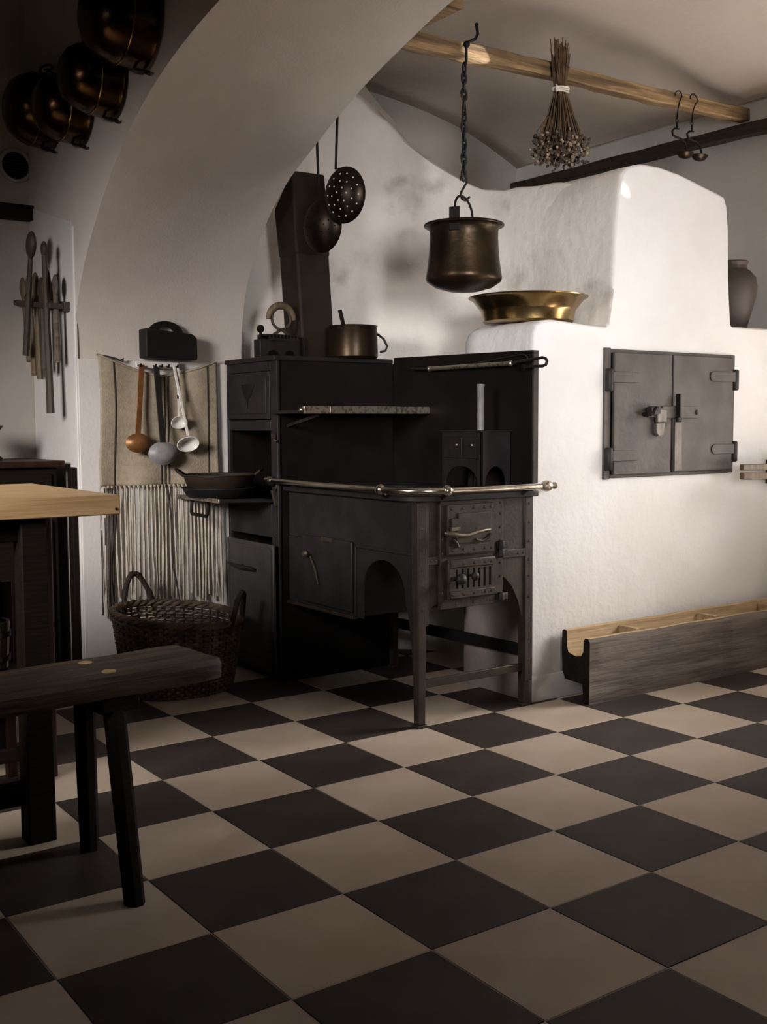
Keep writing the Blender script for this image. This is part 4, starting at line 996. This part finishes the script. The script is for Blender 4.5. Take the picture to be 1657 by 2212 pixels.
def zr(y): return 1.545+(y-2.045)*.117
SP = [('leaf-shaped wooden spatula, leftmost in the rack', (xr,2.45,1.655),(xr,2.385,1.34),.034,'wood_spoon'),
      ('broad pale wooden spoon, second from the left in the rack', (xr,2.362,1.645),(xr,2.325,1.28),.042,'wood_spoon'),
      ('broad wooden spoon beside the pale one in the rack', (xr,2.282,1.65),(xr,2.255,1.26),.038,'wood_spoon'),
      ('dark round wooden spoon in the middle of the rack', (xr,2.207,1.625),(xr,2.20,1.30),.036,'wood_spoon_dark'),
      ('short dark pointed spoon right of the middle of the rack', (xr,2.133,1.65),(xr,2.15,1.29),.035,'wood_spoon_dark'),
      ('grey spatula, rightmost in the rack', (xr+.01,2.065,1.63),(xr+.01,2.06,1.32),.030,'wood_trough')]
for lab, h, t_, r_, m_ in SP: spoon(lab, h, t_, r_, m_)
spoon('long crooked wooden ladle rising above the rack', (xr-.046,2.18,1.80), (xr-.046,2.29,1.36), .038, 'wood_spoon_dark', .5, .012)
spoon('long pointed dark wooden stick with spear-like head in the rack', (xr-.02,2.10,1.775), (xr-.02,2.075,1.115), .022, 'wood_spoon_dark', .6, .014)

# ================================================================= TROUGH
tr = thing('wooden_trough', 'long hollowed grey wooden trough on the floor along the oven wall', 'trough', (1.6, .60, 0))
x0, x1, y0, y1, zt = 1.012, 2.40, .522, .668, .252
prof = [(y0,0),(y0+.030,0),(y0+.036,.075),(y1-.018,.078),(y1-.002,.11),(y1,.2),(y1-.001,.265),(y1-.012,.272),(y1-.026,.268),(y1-.028,.205),(y1-.036,.185),(y0+.07,.176),(y0+.042,.182),(y0+.032,.20),(y0+.031,zt-.012),(y0+.022,zt),(y0+.008,zt-.001),(y0,zt-.014)]
rows = []
N_ = 40
for i in range(N_+1):
    x = x0+(x1-x0)*i/N_
    rows.append([(x, y+.0035*noise.noise(Vector((x*5, y*30, z*12))), max(0, z+(.004*noise.noise(Vector((x*6, y*20, z*10))) if z > .01 else 0))) for y, z in prof])
outer = list(range(0,3))+list(range(14,18))
tm = MB().grid(rows, closeu=True); n = len(prof)
tm.add(rows[0], [tuple(range(n))]); tm.add(rows[-1], [tuple(range(n))])
to = obj('trough_body', tm, 'wood_trough', tr, angle=35)
to.data.materials.append(MATS['wood_pale']); to.data.materials.append(MATS['wood_charred'])
for p in to.data.polygons:
    c = p.center+Vector(tr.location)
    if len(p.vertices) > 10: p.material_index = 2
    elif c.y > y0+.006 and c.z > .17 and c.y < y1-.006: p.material_index = 1
for x in (1.30, 1.78, 2.2):
    obj('divider', MB().box(x, x+.022, y0+.03, y1-.026, .178, .258), 'wood_pale', tr, bevel=.003)

# ================================================================= SLATTED RACK at the right edge
wr = thing('towel_rack', 'two brown wooden bars reaching in from the right edge', 'rack', (2.2, .55, .82))
obj('bar', MB().obox((1.965,.568,.875),(2.40,.568,.868), .024, .026), 'wood_spoon', wr, bevel=.004)
obj('bar', MB().obox((1.967,.568,.838),(2.40,.568,.826), .024, .030), 'wood_spoon', wr, bevel=.004)
obj('bracket', MB().box(2.30, 2.35, .556, .688, .79, .90), 'wood_wallbeam', wr, bevel=.004)
